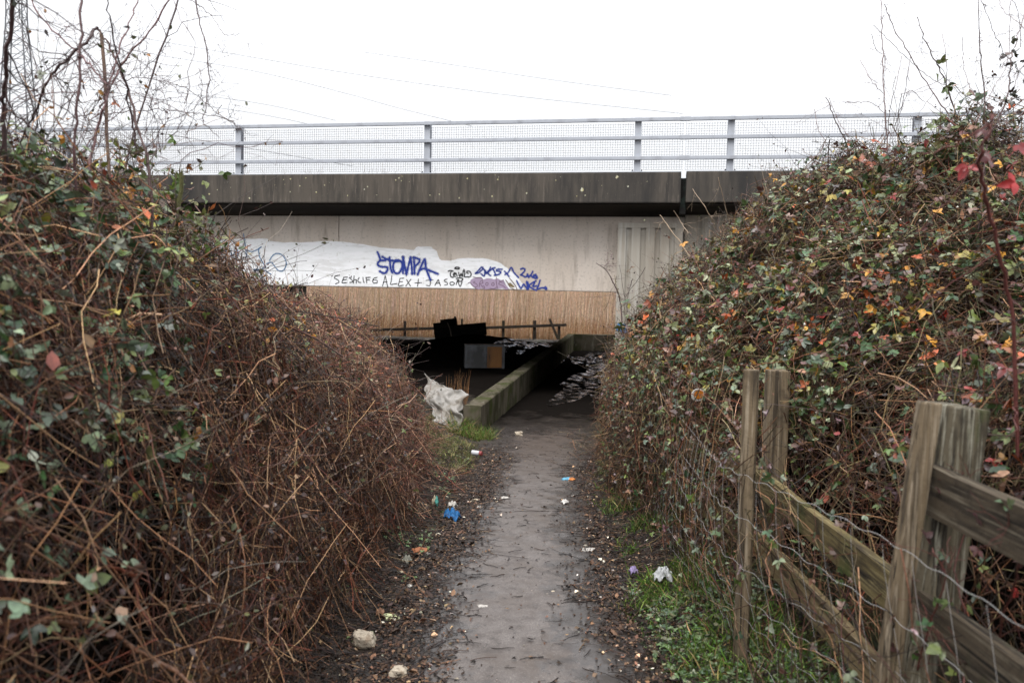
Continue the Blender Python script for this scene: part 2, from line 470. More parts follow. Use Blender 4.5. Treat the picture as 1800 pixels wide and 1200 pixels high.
# puddles: wet sheets under the bridge
def puddle_material():
    """near-black shade-coloured base with a broken film of rippled water lying on it"""
    m, nt, b = new_mat('broken film of muddy water', .9, 0.0)
    b.inputs['Base Color'].default_value = (.008, .007, .006, 1)
    w = N(nt, 'ShaderNodeBsdfGlossy'); w.inputs['Roughness'].default_value = .16; w.inputs['Color'].default_value = (.80, .83, .92, 1)
    tc = N(nt, 'ShaderNodeTexCoord')
    mp = N(nt, 'ShaderNodeMapping'); mp.inputs['Scale'].default_value = (2.0, 1.1, 1)
    no = N(nt, 'ShaderNodeTexNoise', Scale=1.8, Detail=8.0, Roughness=.72)
    n2 = N(nt, 'ShaderNodeTexNoise', Scale=2.6, Detail=2.0, Roughness=.5)
    for n_ in (no, n2): nt.links.new(mp.outputs[0], n_.inputs['Vector'])
    nt.links.new(tc.outputs['Object'], mp.inputs[0])
    mr = N(nt, 'ShaderNodeMapRange'); mr.inputs[1].default_value = .49; mr.inputs[2].default_value = .62
    nt.links.new(no.outputs['Fac'], mr.inputs[0])
    bp = N(nt, 'ShaderNodeBump', Strength=.9, Distance=.10)
    nt.links.new(n2.outputs['Fac'], bp.inputs['Height']); nt.links.new(bp.outputs[0], w.inputs['Normal'])
    ms = N(nt, 'ShaderNodeMixShader'); nt.links.new(mr.outputs[0], ms.inputs[0]); nt.links.new(b.outputs[0], ms.inputs[1]); nt.links.new(w.outputs[0], ms.inputs[2])
    nt.links.new(ms.outputs[0], nt.nodes['Material Output'].inputs['Surface'])
    return m
M['water'] = puddle_material()

# ------------------------------------------------------------------ bridge
bridge = empty('road_bridge', (B0[0], B0[1], 0), -BA, label='low concrete road bridge with graffiti girder crossing over the path', cat='bridge')
uj, _ = blocal(1197, 330, .0)      # expansion joint
ujr, _ = blocal(1206, 330, .0)
up, _ = blocal(1085, 450, .55)     # left edge of the ribbed pier
upr, _ = blocal(1199, 450, .55)
Z_PT, Z_PB = 4.14, 3.53            # parapet top and bottom
ZG_B, ZG_T = 1.75, 3.34            # girder
mb = MB(); mb.box((-26, 0, Z_PB), (uj, .34, Z_PT), .025); pl = mb.build('parapet', M['parapet'], bridge)
mb = MB(); mb.box((ujr, 0, Z_PB + .01), (17, .34, Z_PT + .01), .025); mb.build('parapet', M['parapet'], bridge)
# lichen spots on the parapet
for par, n, u0, u1 in ((pl, 70, -12, uj - .1),):
    V, F = [], []
    for k in range(n):
        u = rng.uniform(u0, u1); z = rng.uniform(Z_PB + .05, Z_PT - .04); r = rng.uniform(.006, .02) * (2.0 if rng.random() < .08 else 1)
        b_ = len(V)
        for j in range(7):
            rr = r * rng.uniform(.6, 1.2)
            V.append((u + rr * math.cos(j * .898), -.004, z + rr * math.sin(j * .898)))
        F.append([b_ + j for j in range(7)])
    lo = mesh_np('lichen', V, [np.array(F)[:, ::-1]], M['lichen'], par); lo['kind'] = 'stuff'
mb = MB()
prof = [(.02, 3.50), (.85, 3.345), (15.2, 3.345), (16.0, 3.50), (16.0, 4.0), (.345, 4.0), (.345, 3.52)]
def prism_u(pts, u0, u1, name, mat, parent):
    b = MB()
    f = [b.bm.verts.new((u0, p[0], p[1])) for p in pts]; k = [b.bm.verts.new((u1, p[0], p[1])) for p in pts]
    b.bm.faces.new(f); b.bm.faces.new(k[::-1]); n = len(pts)
    for i in range(n): b.bm.faces.new((f[(i + 1) % n], f[i], k[i], k[(i + 1) % n]))
    return b.build(name, mat, parent)
prof = [(.10, 3.505), (.86, 3.345), (15.2, 3.345), (15.9, 3.505), (15.9, 3.95), (.345, 3.95), (.345, 3.52), (.10, 3.52)]
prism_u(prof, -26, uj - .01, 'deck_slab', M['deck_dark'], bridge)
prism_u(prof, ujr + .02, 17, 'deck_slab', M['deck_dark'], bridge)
mb = MB(); mb.box((-26, 15.56, Z_PB), (17, 15.9, Z_PT), .0); mb.build('parapet', M['parapet'], bridge).location.y = .345
girder = None
ug, _ = blocal(595, 450, .85)
upr_ = upr
mb = MB(); mb.box((-26, .85, ZG_B), (ug - .006, 1.3, ZG_T), .02); mb.box((ug + .006, .85, ZG_B), (upr + .05, 1.3, ZG_T), .02)
girder = mb.build('girder', M['girder'], bridge)
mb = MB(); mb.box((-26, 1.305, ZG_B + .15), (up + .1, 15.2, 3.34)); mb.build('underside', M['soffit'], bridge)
# pier with recessed grooves
def ribbed(u0, u1, v0, z0, z1, first, pitch, gw, parent, name='pier', depth=.055):
    b = MB()
    b.box((u0, v0 + depth, z0), (u1, v0 + .5, z1))
    b.box((u0, v0, z1 - .10), (u1, v0 + depth, z1))
    x = u0; g = u0 + first
    while g + gw < u1:
        b.box((x, v0, z0), (g, v0 + depth, z1 - .102))
        x = g + gw; g += pitch
    b.box((x, v0, z0), (u1, v0 + depth, z1 - .102))
    return b.build(name, M['pier'], parent)
_, zpt = blocal(1140, 392, .55)
ribbed(up, upr, .55, -1.4, zpt, .17, .295, .115, bridge)
_, zwt = blocal(1260, 371, .75)
ribbed(ujr + .03, 17, .75, -1.4, zwt, .24, .295, .115, bridge, 'retaining_wall')
mb = MB(); mb.box((upr + .055, .80, -1.4), (ujr + .025, 1.2, 3.34)); mb.box((uj - .005, .30, 3.345), (ujr + .015, .9, 4.06)); mb.build('joint_filler', M['joint'], bridge)
mb = MB(); mb.box((up + .06, 1.31, -1.4), (17, 15.3, ZG_B + .14)); mb.build('abutment', M['shade_toned'], bridge)
mb = MB(); mb.box((-26, 1.31, -1.4), (-11.5, 15.3, ZG_B + .14)); mb.build('abutment', M['shade_toned'], bridge)
ribbed(-26, -11.5, .80, -1.4, ZG_B - .01, .24, .295, .115, bridge, 'retaining_wall')

# ---- paint and graffiti on the girder
def gpt(px, py):
    return blocal(px, py, .85)
def flat_poly(pix, off, name, mat, parent):
    pts = [gpt(*p) for p in pix]
    b = MB()
    vs = [b.bm.verts.new((u, .85 - off, z)) for u, z in pts]
    b.bm.faces.new(vs)
    bmesh.ops.triangulate(b.bm, faces=b.bm.faces[:])
    r = bmesh.ops.extrude_face_region(b.bm, geom=b.bm.faces[:])
    for v in r['geom']:
        if isinstance(v, bmesh.types.BMVert): v.co.y += off * .6
    return b.build(name, mat, parent)
top = [(250, 452), (300, 440), (352, 432), (372, 424), (398, 421), (430, 420), (455, 419), (470, 420), (475, 425), (500, 426), (530, 426), (560, 425), (592, 424),
       (618, 427), (648, 431), (668, 435), (700, 437), (729, 440), (731, 435), (737, 433), (758, 433), (761, 437), (768, 441), (770, 449), (773, 456),
       (782, 458), (795, 458), (806, 455), (822, 454), (842, 454), (858, 455), (872, 459), (882, 464), (890, 470), (897, 476), (905, 481), (911, 487), (915, 494), (920, 500), (921, 508)]
bz = lambda px: 510.3 + (px - 900) * .0
bot = []
for px in (922, 800, 650, 500, 400, 250):
    # find the pixel row just above the girder's lower edge
    lo_, hi_ = 480., 540.
    for _ in range(30):
        mid_ = (lo_ + hi_) / 2
        if gpt(px, mid_)[1] > ZG_B + .02: lo_ = mid_
        else: hi_ = mid_
    bot.append((px, lo_))
tj = []
for i in range(len(top) - 1):
    a, b = top[i], top[i + 1]
    for t in (0, .35, .7):
        tj.append((a[0] + (b[0] - a[0]) * t, a[1] + (b[1] - a[1]) * t + random.uniform(-.8, .8)))
flat_poly(tj + [(921, 508)] + bot, .003, 'painted_patch', M['paint_white'], girder)['label'] = 'white cover paint with stepped ragged top edge'

def solid(name, c, rough=.6, spec=.3):
    m, nt, b = new_mat(name, rough, spec)
    b.inputs['Base Color'].default_value = (*c, 1); return m
INK = {'blue': solid('blue spray paint', lin(38, 58, 140)), 'black': solid('black marker paint', (.012, .012, .013)), 'teal': solid('thin teal spray paint', lin(45, 105, 150)),
       'lilac': solid('lilac spray paint', lin(160, 142, 165)), 'brown': solid('brown spray paint', lin(95, 75, 60)), 'sky': solid('light blue spray paint', lin(60, 110, 160)),
       'olive': solid('olive spray paint', lin(120, 105, 75)), 'plum': solid('plum spray paint', lin(95, 70, 85))}
def smooth_line(p, n=5):
    p = np.array(p, dtype=float)
    if len(p) < 3: return np.array([p[0] + (p[-1] - p[0]) * t for t in np.linspace(0, 1, 6)])
    q = np.vstack([2 * p[0] - p[1], p, 2 * p[-1] - p[-2]])
    out = []
    for i in range(1, len(q) - 2):
        for t in np.linspace(0, 1, n, endpoint=False):
            a, b, c, d = q[i - 1], q[i], q[i + 1], q[i + 2]
            out.append(.5 * ((2 * b) + (c - a) * t + (2 * a - 5 * b + 4 * c - d) * t * t + (3 * b - a - 3 * c + d) * t ** 3))
    out.append(q[-2])
    return np.array(out)
_layer = [0]
def veil(ink):
    m = INK[ink].copy(); nt = m.node_tree
    t = N(nt, 'ShaderNodeBsdfTransparent'); x = N(nt, 'ShaderNodeMixShader'); x.inputs[0].default_value = .26
    no = N(nt, 'ShaderNodeTexNoise', Scale=60.0); mr = N(nt, 'ShaderNodeMapRange'); mr.inputs[1].default_value = .35; mr.inputs[2].default_value = .65; mr.inputs[4].default_value = .42
    tc = N(nt, 'ShaderNodeTexCoord'); nt.links.new(tc.outputs['Object'], no.inputs['Vector']); nt.links.new(no.outputs['Fac'], mr.inputs[0]); nt.links.new(mr.outputs[0], x.inputs[0])
    nt.links.new(t.outputs[0], x.inputs[1]); nt.links.new(nt.nodes['Principled BSDF'].outputs[0], x.inputs[2])
    nt.links.new(x.outputs[0], nt.nodes['Material Output'].inputs['Surface'])
    INK[ink + '_veil'] = m; return ink + '_veil'
def strokes(name, ink, lines, w, conv, parent, plane=None, curve=True, label=None, halo=0):
    if halo: strokes('overspray', veil(ink), lines, w * halo, conv, parent, plane, curve)
    """flat paint strokes of width w (photo pixels) on the girder"""
    V, F = [], []
    for ln in lines:
        p = smooth_line([conv(*q) for q in ln]) if curve else np.array([conv(*q) for q in ln], dtype=float)
        pts = np.array([plane(*q) for q in p]) if plane else np.array([gpt(*q) for q in p])
        hw = w * 17.3 / 1400 / 2
        t = np.gradient(pts, axis=0); t /= np.linalg.norm(t, axis=1)[:, None] + 1e-9
        nrm = np.stack([-t[:, 1], t[:, 0]], -1)
        # rounded ends
        e0 = pts[0] - t[0] * hw * .8; e1 = pts[-1] + t[-1] * hw * .8
        pts = np.vstack([e0, pts, e1]); nrm = np.vstack([nrm[0], nrm, nrm[-1]])
        wv = np.full(len(pts), hw); wv[0] = wv[-1] = hw * .4
        wv *= 1 + .12 * np.sin(np.arange(len(pts)) * 1.9)
        _layer[0] += 1
        y0 = .85 - .0045 - (_layer[0] % 40) * .00012
        b0 = len(V)
        for i in range(len(pts)):
            yy = y0 - i * .00003
            V.append((pts[i, 0] - nrm[i, 0] * wv[i], yy, pts[i, 1] - nrm[i, 1] * wv[i]))
            V.append((pts[i, 0] + nrm[i, 0] * wv[i], yy, pts[i, 1] + nrm[i, 1] * wv[i]))
        for i in range(len(pts) - 1):
            a = b0 + 2 * i
            F.append((a, a + 1, a + 3, a + 2))
    o = mesh_np(name, V, np.array(F), INK[ink], parent)
    if label: o['label'] = label
    return o
z4 = lambda x, y: (640 + x * .19444, 420 + y * .19444)
z3 = lambda x, y: (380 + x * .17778, 380 + y * .17778)
z5 = lambda x, y: (780 + x / 9, 460 + y / 9)
strokes('graffiti', 'blue', [
    [(122, 118), (135, 150), (150, 190)],
    [(195, 195), (150, 195), (127, 215), (128, 240), (165, 252), (208, 255), (210, 285), (183, 310), (140, 292)],
    [(165, 160), (200, 180), (260, 195), (310, 190)], [(232, 165), (236, 220), (242, 270), (256, 306)],
    [(312, 200), (275, 210), (262, 255), (280, 305), (318, 305), (345, 250), (338, 205), (312, 198)],
    [(352, 312), (354, 240), (352, 160)], [(352, 160), (368, 240), (384, 322)], [(384, 322), (402, 240), (420, 165)], [(420, 165), (430, 240), (436, 318)],
    [(450, 165), (455, 240), (458, 316)], [(448, 168), (480, 176), (503, 188), (495, 215), (462, 246)],
    [(484, 322), (515, 250), (550, 182), (560, 262), (585, 330), (602, 372)], [(495, 290), (540, 268), (600, 288), (668, 316)]],
    3.6, z4, girder, label='blue spray tag reading STOMPA', halo=2.0)
strokes('graffiti', 'black', [
    # SESHLIFE
    [(1222, 582), (1180, 592), (1172, 612), (1208, 632), (1212, 655), (1180, 668)],
    [(1265, 602), (1252, 632), (1248, 658), (1295, 655)], [(1262, 603), (1302, 602)], [(1255, 630), (1292, 625)],
    [(1340, 603), (1318, 608), (1342, 628), (1350, 648), (1322, 655)],
    [(1365, 590), (1362, 625), (1358, 662)], [(1360, 632), (1385, 628), (1386, 662)],
    [(1415, 605), (1402, 630), (1410, 652), (1432, 655)], [(1452, 604), (1455, 632), (1464, 658)],
    [(1482, 605), (1488, 632), (1490, 660)], [(1480, 606), (1525, 604)], [(1486, 630), (1518, 628)],
    [(1592, 604), (1560, 615), (1548, 640), (1560, 660), (1592, 658)], [(1550, 632), (1590, 634), (1592, 658)]],
    1.6, z3, girder, label='thin black handwriting reading SESHLIFE')
strokes('graffiti', 'black', [
    # ALEX + JASON
    [(168, 425), (180, 380), (192, 332), (202, 380), (215, 435)], [(172, 392), (210, 386)],
    [(252, 330), (246, 380), (240, 410), (270, 408), (300, 402)],
    [(325, 355), (318, 390), (312, 422), (358, 418)], [(325, 356), (360, 355)], [(318, 388), (350, 385)],
    [(385, 366), (400, 395), (420, 425)], [(425, 364), (400, 395), (378, 426)],
    [(460, 398), (520, 396)], [(492, 362), (488, 398), (484, 428)],
    [(560, 375), (625, 370)], [(598, 372), (600, 400), (592, 422), (562, 418)],
    [(640, 420), (655, 395), (672, 368), (680, 395), (692, 420)], [(648, 402), (685, 398)],
    [(752, 362), (730, 368), (728, 382), (752, 395), (752, 412), (728, 416)],
    [(800, 388), (782, 392), (778, 408), (790, 418), (812, 412), (816, 398), (800, 388)],
    [(834, 412), (840, 388), (850, 390), (868, 430), (880, 405), (886, 388)]],
    1.6, z4, girder, label='thin black handwriting reading ALEX + JASON')
strokes('graffiti', 'black', [
    [(70, 150), (110, 140), (150, 150)], [(120, 145), (105, 200), (120, 240), (155, 245)],
    [(150, 205), (185, 195), (180, 175), (160, 185), (160, 225), (190, 235)],
    [(200, 185), (215, 235)], [(235, 170), (255, 235), (275, 185), (295, 235), (310, 140)],
    [(320, 120), (335, 180), (325, 235), (370, 238), (410, 240)],
    [(390, 185), (365, 175), (375, 150), (415, 155), (435, 195), (425, 232)],
    [(175, 105), (195, 88), (235, 90), (250, 105), (215, 115), (178, 108)],
    [(200, 265), (250, 255), (290, 262), (300, 285), (270, 310), (225, 305), (215, 290), (240, 285)]],
    1.75, z5, girder, halo=1.8, label='bold black looping tag reading JEWL')
strokes('graffiti', 'blue', [
    [(500, 185), (550, 140), (600, 85), (620, 110), (560, 170), (510, 188)], [(620, 95), (650, 150), (640, 225), (590, 190)],
    [(742, 85), (720, 130), (665, 190)], [(655, 140), (700, 190), (742, 220)], [(700, 170), (770, 110), (815, 95)],
    [(770, 105), (800, 150), (825, 215)], [(925, 120), (850, 120), (840, 145), (905, 160), (870, 200), (800, 215)], [(960, 150), (1000, 190), (1035, 235)],
    [(970, 205), (1020, 170), (1070, 90), (1110, 170), (1185, 250)],
    [(1215, 120), (1240, 105), (1285, 115), (1270, 160), (1215, 210)], [(1240, 215), (1300, 240), (1330, 195)],
    [(1325, 195), (1345, 250)], [(1410, 150), (1385, 200), (1345, 245)], [(1375, 210), (1410, 250)], [(1460, 200), (1420, 215), (1425, 250), (1475, 262), (1470, 225), (1440, 228)],
    [(1155, 300), (1190, 370), (1225, 420), (1262, 355), (1290, 385), (1330, 440), (1310, 310)],
    [(1330, 320), (1345, 380), (1335, 435)], [(1460, 300), (1400, 335), (1350, 380), (1400, 420), (1470, 455)], [(1440, 330), (1410, 390), (1470, 380)],
    [(1525, 290), (1500, 370), (1480, 430), (1560, 410), (1620, 430)], [(1605, 395), (1630, 420), (1620, 435)]],
    2.3, z5, girder, halo=2.0, label='blue spray tags on the right end of the paint')
lil = [(415, 330), (430, 285), (470, 262), (540, 245), (590, 250), (625, 285), (680, 262), (740, 262), (800, 280), (850, 262), (900, 290), (950, 290), (940, 330), (985, 370),
       (1040, 430), (990, 440), (930, 420), (880, 425), (840, 430), (780, 435), (720, 430), (660, 440), (600, 420), (560, 440), (520, 425), (480, 400), (440, 370)]
flat_poly([z5(*p) for p in lil], .0038, 'graffiti', INK['lilac'], girder)['label'] = 'lilac bubble letters outlined in plum'
strokes('graffiti', 'plum', [
    [(465, 240), (520, 250), (590, 250), (625, 290)], [(380, 350), (415, 325), (450, 370), (520, 430), (545, 440)],
    [(500, 310), (470, 330), (520, 350), (530, 390), (500, 400)], [(560, 400), (575, 320), (610, 300), (620, 335), (580, 350), (635, 420)],
    [(665, 340), (690, 330), (705, 350), (690, 375), (665, 365), (665, 340)], [(760, 345), (785, 330), (800, 355), (785, 378), (762, 370), (760, 345)],
    [(835, 245), (830, 300), (850, 420)], [(945, 285), (870, 345), (935, 380), (985, 420)], [(620, 380), (650, 400), (640, 430)], [(730, 420), (790, 430), (840, 400)],
    [(880, 300), (900, 320), (930, 330)]], 1.0, z5, girder, label='plum outlines and letters over the lilac')
flat_poly([z5(*p) for p in [(1010, 345), (1055, 330), (1110, 380), (1130, 410), (1080, 405), (1045, 385)]], .0036, 'graffiti', INK['olive'], girder)
strokes('graffiti', 'brown', [[(1040, 260), (1090, 320), (1140, 390), (1165, 450)], [(980, 290), (1010, 330), (1050, 400), (1100, 430), (1160, 455)]], 1.5, z5, girder)
strokes('graffiti', 'teal', [
    [(272, 175), (282, 240), (292, 310), (302, 410)], [(300, 335), (350, 350), (400, 335), (447, 303)], [(447, 303), (422, 330), (430, 400), (470, 470), (492, 500)],
    [(528, 440), (555, 395), (600, 368), (655, 385), (690, 440), (692, 490), (660, 540), (615, 535), (575, 490), (545, 455), (500, 470)],
    [(375, 525), (440, 525), (492, 500)], [(375, 540), (470, 535), (545, 575)],
    [(85, 340), (100, 300), (95, 380)], [(150, 330), (155, 400), (210, 330), (215, 410)]], 1.5, z3, girder, halo=1.8, label='thin teal looping line tag')
# light blue blot on the pier's edge
def pier_plane(px, py): return blocal(px, py, .55 - .32)
o = strokes('graffiti', 'sky', [[(1088, 570), (1094, 582)], [(1096, 571), (1098, 583)], [(1086, 578), (1104, 578)], [(1100, 570), (1103, 582)]], 6., lambda x, y: (x, y), bridge,
        plane=lambda px, py: blocal(px, py, .55))
o.location.y = -.305
o['label'] = 'small light blue spray blot on the edge of the pier'

# ------------------------------------------------------------------ railing on the bridge
rail = empty('metal_railing', (B0[0], B0[1], 0), -BA, label='grey steel railing with wire mesh panels along the bridge parapet', cat='railing')
u752, _ = blocal(752, 260, .17); u421, _ = blocal(421, 260, .17); u1120, _ = blocal(1121, 260, .17); u1284, _ = blocal(1284, 260, .17); u1610, _ = blocal(1610, 260, .17)
dp = (u752 - u421)
posts_u = [u421 - 3 * dp, u421 - 2 * dp, u421 - dp, u421, u752, u1120, u1284, u1610, u1610 + dp]
RZ = (5.185, 4.825, 4.425)
for u in posts_u:
    b = MB()
    b.box((u - .065, .11, Z_PT + .012), (u + .065, .125, 5.24)); b.box((u - .065, .225, Z_PT + .012), (u + .065, .24, 5.24))
    b.box((u - .006, .126, Z_PT + .012), (u + .006, .224, 5.235))
    b.box((u - .11, .06, Z_PT + .012), (u + .11, .29, Z_PT + .03), .004)
    po = b.build('post', M['galv'], rail)
    for sx in (-1, 1):
        for q_ in [(u + sx * .09, .09, Z_PT + .03, .09, Z_PT + .06, .014)] + [(u + sx * .075, .068, z, .105, z, .022) for z in RZ]:
            b = MB(); b.cyl(q_[:3], (q_[0], q_[3], q_[4]), q_[5], n=7); b.build('bolt', M['bolt'], po)
gap_u = (uj + ujr) / 2
for z in RZ:
    for a, c in ((posts_u[0], gap_u - .025), (gap_u + .025, posts_u[-1])):
        b = MB(); b.box((a, .035, z - .035), (c, .095, z + .035), .006); b.build('rail', M['galv'], rail)
    b = MB(); b.box((gap_u - .10, .03, z - .04), (gap_u + .10, .10, z + .04), .004); b.build('sleeve', M['galv'], rail)
b = MB(); b.box((posts_u[0], .02, Z_PT + .003), (gap_u - .05, .33, Z_PT + .011)); b.box((gap_u + .05, .02, Z_PT + .012), (posts_u[-1], .33, Z_PT + .02))
b.build('base_strip', M['galv'], rail)
ext = sorted([u for u in posts_u] + [gap_u])
for a, c in zip(ext[:-1], ext[1:]):
    a2, c2 = a + .08, c - .08
    if a == gap_u: a2 = a + .02
    if c == gap_u: c2 = c - .02
    b = MB(); w = .0024
    z0, z1 = Z_PT + .06, 5.13
    for x in np.arange(a2, c2, .05): b.box((x - w, .102, z0), (x + w, .106, z1))
    for z in np.arange(z0, z1, .05): b.box((a2, .1065, z - w), (c2, .11, z + w))
    b.build('mesh_panel', M['wire'], rail)

# ------------------------------------------------------------------ low wall, far wall
wdir = (WF - WN) / np.linalg.norm(WF - WN); wnrm = np.array([-wdir[1], wdir[0]])
lw = empty('low_wall', (WN[0], WN[1], 0), label='long low mossy concrete wall running under the bridge beside the path', cat='wall')
def loft_wall(p0, p1, th, zb, zt0, zt1, n, name, mat, parent, side=1):
    b = MB()
    rings = []
    d = (p1 - p0); nn = np.array([-d[1], d[0]]) / np.linalg.norm(d) * side
    for i in range(n + 1):
        t = i / n
        c = p0 + d * t - np.array([parent.location.x, parent.location.y]); zt = zt0 + (zt1 - zt0) * t
        j = lambda: random.uniform(-.006, .006)
        q = [(c[0] + j(), c[1], zb), (c[0] + j(), c[1], zt - .015 + j()), (c[0] + nn[0] * .02, c[1] + nn[1] * .02, zt + j()),
             (c[0] + nn[0] * (th - .02), c[1] + nn[1] * (th - .02), zt + j()), (c[0] + nn[0] * th, c[1] + nn[1] * th, zt - .015), (c[0] + nn[0] * th, c[1] + nn[1] * th, zb)]
        rings.append([b.bm.verts.new(v) for v in q])
    b.bm.faces.new(rings[0]); b.bm.faces.new(rings[-1][::-1])
    for i in range(n):
        for k in range(6):
            b.bm.faces.new((rings[i][k], rings[i + 1][k], rings[i + 1][(k + 1) % 6], rings[i][(k + 1) % 6]))
    return b.build(name, mat, parent)
loft_wall(WN + np.array([0, 0]), WN + (WF - WN) * .9985, .28, -1.1, -.125, .03, 40, 'wall_body', M['low_wall'], lw)
fw = empty('low_wall', (WF[0], WF[1], 0), label='short low concrete wall crossing the far end of the underpass path', cat='wall')
loft_wall(WF + np.array([-.28, .005]), WF + np.array([5.2, .0]), .25, -1.2, .035, .03, 10, 'wall_body', M['low_wall'], fw, side=1)

# ------------------------------------------------------------------ mesh generators for plants
def tubes(Pn, Rn, sides=3):
    """Pn (N,K,3) polylines, Rn (N,K) radii -> verts, quads"""
    n, k, _ = Pn.shape
    T = np.gradient(Pn, axis=1)
    T /= np.linalg.norm(T, axis=2, keepdims=True) + 1e-9
    ref = np.where(np.abs(T[..., 2:3]) > .9, np.array([1., 0, 0]), np.array([0, 0, 1.]))
    A = np.cross(T, ref); A /= np.linalg.norm(A, axis=2, keepdims=True) + 1e-9
    B = np.cross(T, A)
    ang = np.arange(sides) * 2 * math.pi / sides
    V = Pn[:, :, None, :] + Rn[:, :, None, None] * (np.cos(ang)[None, None, :, None] * A[:, :, None, :] + np.sin(ang)[None, None, :, None] * B[:, :, None, :])
    base = np.arange(n)[:, None, None] * k * sides + np.arange(k - 1)[None, :, None] * sides
    s = np.arange(sides)[None, None, :]; s2 = (s + 1) % sides
    F = np.stack([base + s, base + s2, base + sides + s2, base + sides + s], -1).reshape(-1, 4)
    return V.reshape(-1, 3), F
def norm(v): return v / (np.linalg.norm(v, axis=-1, keepdims=True) + 1e-9)
def rand_dir(n): return norm(rng.normal(size=(n, 3)))
def curves(p0, d0, L, K=6, bend=.5, droop=.3, wig=.03):
    n = len(p0)
    t = np.linspace(0, 1, K)[None, :, None]
    bv = rand_dir(n)[:, None, :] * bend
    L = L[:, None, None]
    p = p0[:, None, :] + L * (d0[:, None, :] * t + bv * t * t * .5 + np.array([0, 0, -1.])[None, None, :] * droop * t * t * .5)
    w = rng.normal(size=(n, K, 3)) * wig * L; w[:, 0] = 0
    return p + w
def pick(pal, n, wts=None, jit=.25):
    pal = np.array(pal); idx = rng.choice(len(pal), n, p=None if wts is None else np.array(wts) / sum(wts))
    c = pal[idx]
    k = np.clip(np.exp(rng.normal(size=(n, 1)) * jit * 1.35 - .24), .2, 1.9)
    return c * k * rng.uniform(.92, 1.08, (n, 3))
CANE = [lin(108, 70, 48), lin(72, 44, 34), lin(138, 102, 72), lin(180, 144, 110), lin(40, 28, 24), lin(92, 62, 46), lin(104, 54, 38), lin(54, 38, 30)]
FARC = [lin(140, 98, 76), lin(104, 68, 54), lin(166, 128, 102), lin(196, 160, 130), lin(62, 42, 36), lin(126, 84, 68), lin(132, 78, 62), lin(84, 58, 48)]
OLIVE = [lin(108, 94, 62), lin(80, 74, 46), lin(134, 116, 84), lin(66, 56, 40), lin(92, 62, 46)]
GREY = [lin(120, 108, 98), lin(94, 76, 70), lin(140, 128, 112), lin(74, 58, 54)]

def leaf_mesh(pos, nrm, fwd, size, colr, fold=.25, curl=.2, aspect=.62):
    """ovate leaves, folded on the mid rib: 8 vertices each"""
    n = len(pos)
    nrm = norm(nrm); fwd = norm(fwd - nrm * np.sum(fwd * nrm, -1, keepdims=True)); sid = np.cross(nrm, fwd)
    tx = np.array([0, .33, .68, 1.0]); wd = np.array([0, .5, .38, 0])
    fold = fold * rng.uniform(-.3, 1.4, n); curl = curl * rng.uniform(-1, 1.6, n)
    S = size[:, None]
    rib = [pos + fwd * S * x - nrm * S * (curl[:, None] * x * x) for x in tx]
    a = aspect * rng.uniform(.8, 1.15, n)[:, None]
    Ls = [rib[i] - sid * S * wd[i] * a + nrm * S * wd[i] * fold[:, None] for i in (1, 2)]
    Rs = [rib[i] + sid * S * wd[i] * a + nrm * S * wd[i] * fold[:, None] for i in (1, 2)]
    V = np.stack([rib[0], rib[1], rib[2], rib[3], Ls[0], Ls[1], Rs[0], Rs[1]], 1).reshape(-1, 3)
    b = (np.arange(n) * 8)[:, None]
    T = np.concatenate([b + np.array([[0, 1, 4]]), b + np.array([[0, 6, 1]]), b + np.array([[2, 3, 5]]), b + np.array([[2, 7, 3]])])
    Q = np.concatenate([b + np.array([[1, 2, 5, 4]]), b + np.array([[1, 6, 7, 2]])])
    return V, [T, Q], np.repeat(colr, 8, 0)
def trifoliate(pos, nrm, size, colr, spread=1.15):
    """each spray = three leaflets from one point"""
    n = len(pos)
    f = norm(rand_dir(n) + np.array([0, 0, -.25])); nrm = norm(nrm)
    f = norm(f - nrm * np.sum(f * nrm, -1, keepdims=True)); s = np.cross(nrm, f)
    P_, N_, F_, S_, C_ = [], [], [], [], []
    for ang, k in ((0, 1.0), (spread, .8), (-spread, .8)):
        a = ang + rng.uniform(-.25, .25, n)[:, None]
        P_.append(pos); F_.append(f * np.cos(a) + s * np.sin(a)); N_.append(nrm + rng.normal(size=(n, 3)) * .22)
        S_.append(size * k * rng.uniform(.85, 1.1, n)); C_.append(colr * rng.uniform(.85, 1.15, (n, 1)))
    return leaf_mesh(np.concatenate(P_), np.concatenate(N_), np.concatenate(F_), np.concatenate(S_), np.concatenate(C_))

class Plant:
    """collects stems and leaves of ONE plant; origin at its base"""
    def __init__(s, name, base, **k):
        s.root = empty(name, tuple(base), 0, **k); s.base = np.array(base, dtype=float)
        s.V, s.F, s.C, s.n = [], [], [], 0
        s.LV, s.LF, s.LC, s.ln = [], [], [], 0
    def stems(s, Pn, Rn, colr, sides=3):
        V, F = tubes(Pn - s.base, Rn, sides)
        s.V.append(V); s.F.append(F + s.n); s.n += len(V)
        s.C.append(np.repeat(colr, Pn.shape[1] * sides, 0))
    def leaves(s, res):
        V, FL, c = res
        s.LV.append(V - s.base); s.LF.append([f + s.ln for f in FL]); s.ln += len(V); s.LC.append(c)
    def build(s, stem_name='canes', leaf_name='leaves', mat='leaf'):
        if s.V:
            mesh_np(stem_name, np.concatenate(s.V), np.concatenate(s.F), M['twig'], s.root, np.concatenate(s.C), smooth=True)
        if s.LV:
            fl = [np.concatenate([f[0] for f in s.LF]), np.concatenate([f[1] for f in s.LF if len(f) > 1])] if len(s.LF[0]) > 1 else [np.concatenate([f[0] for f in s.LF])]
            mesh_np(leaf_name, np.concatenate(s.LV), fl, M[mat], s.root, np.concatenate(s.LC))
        return s.root

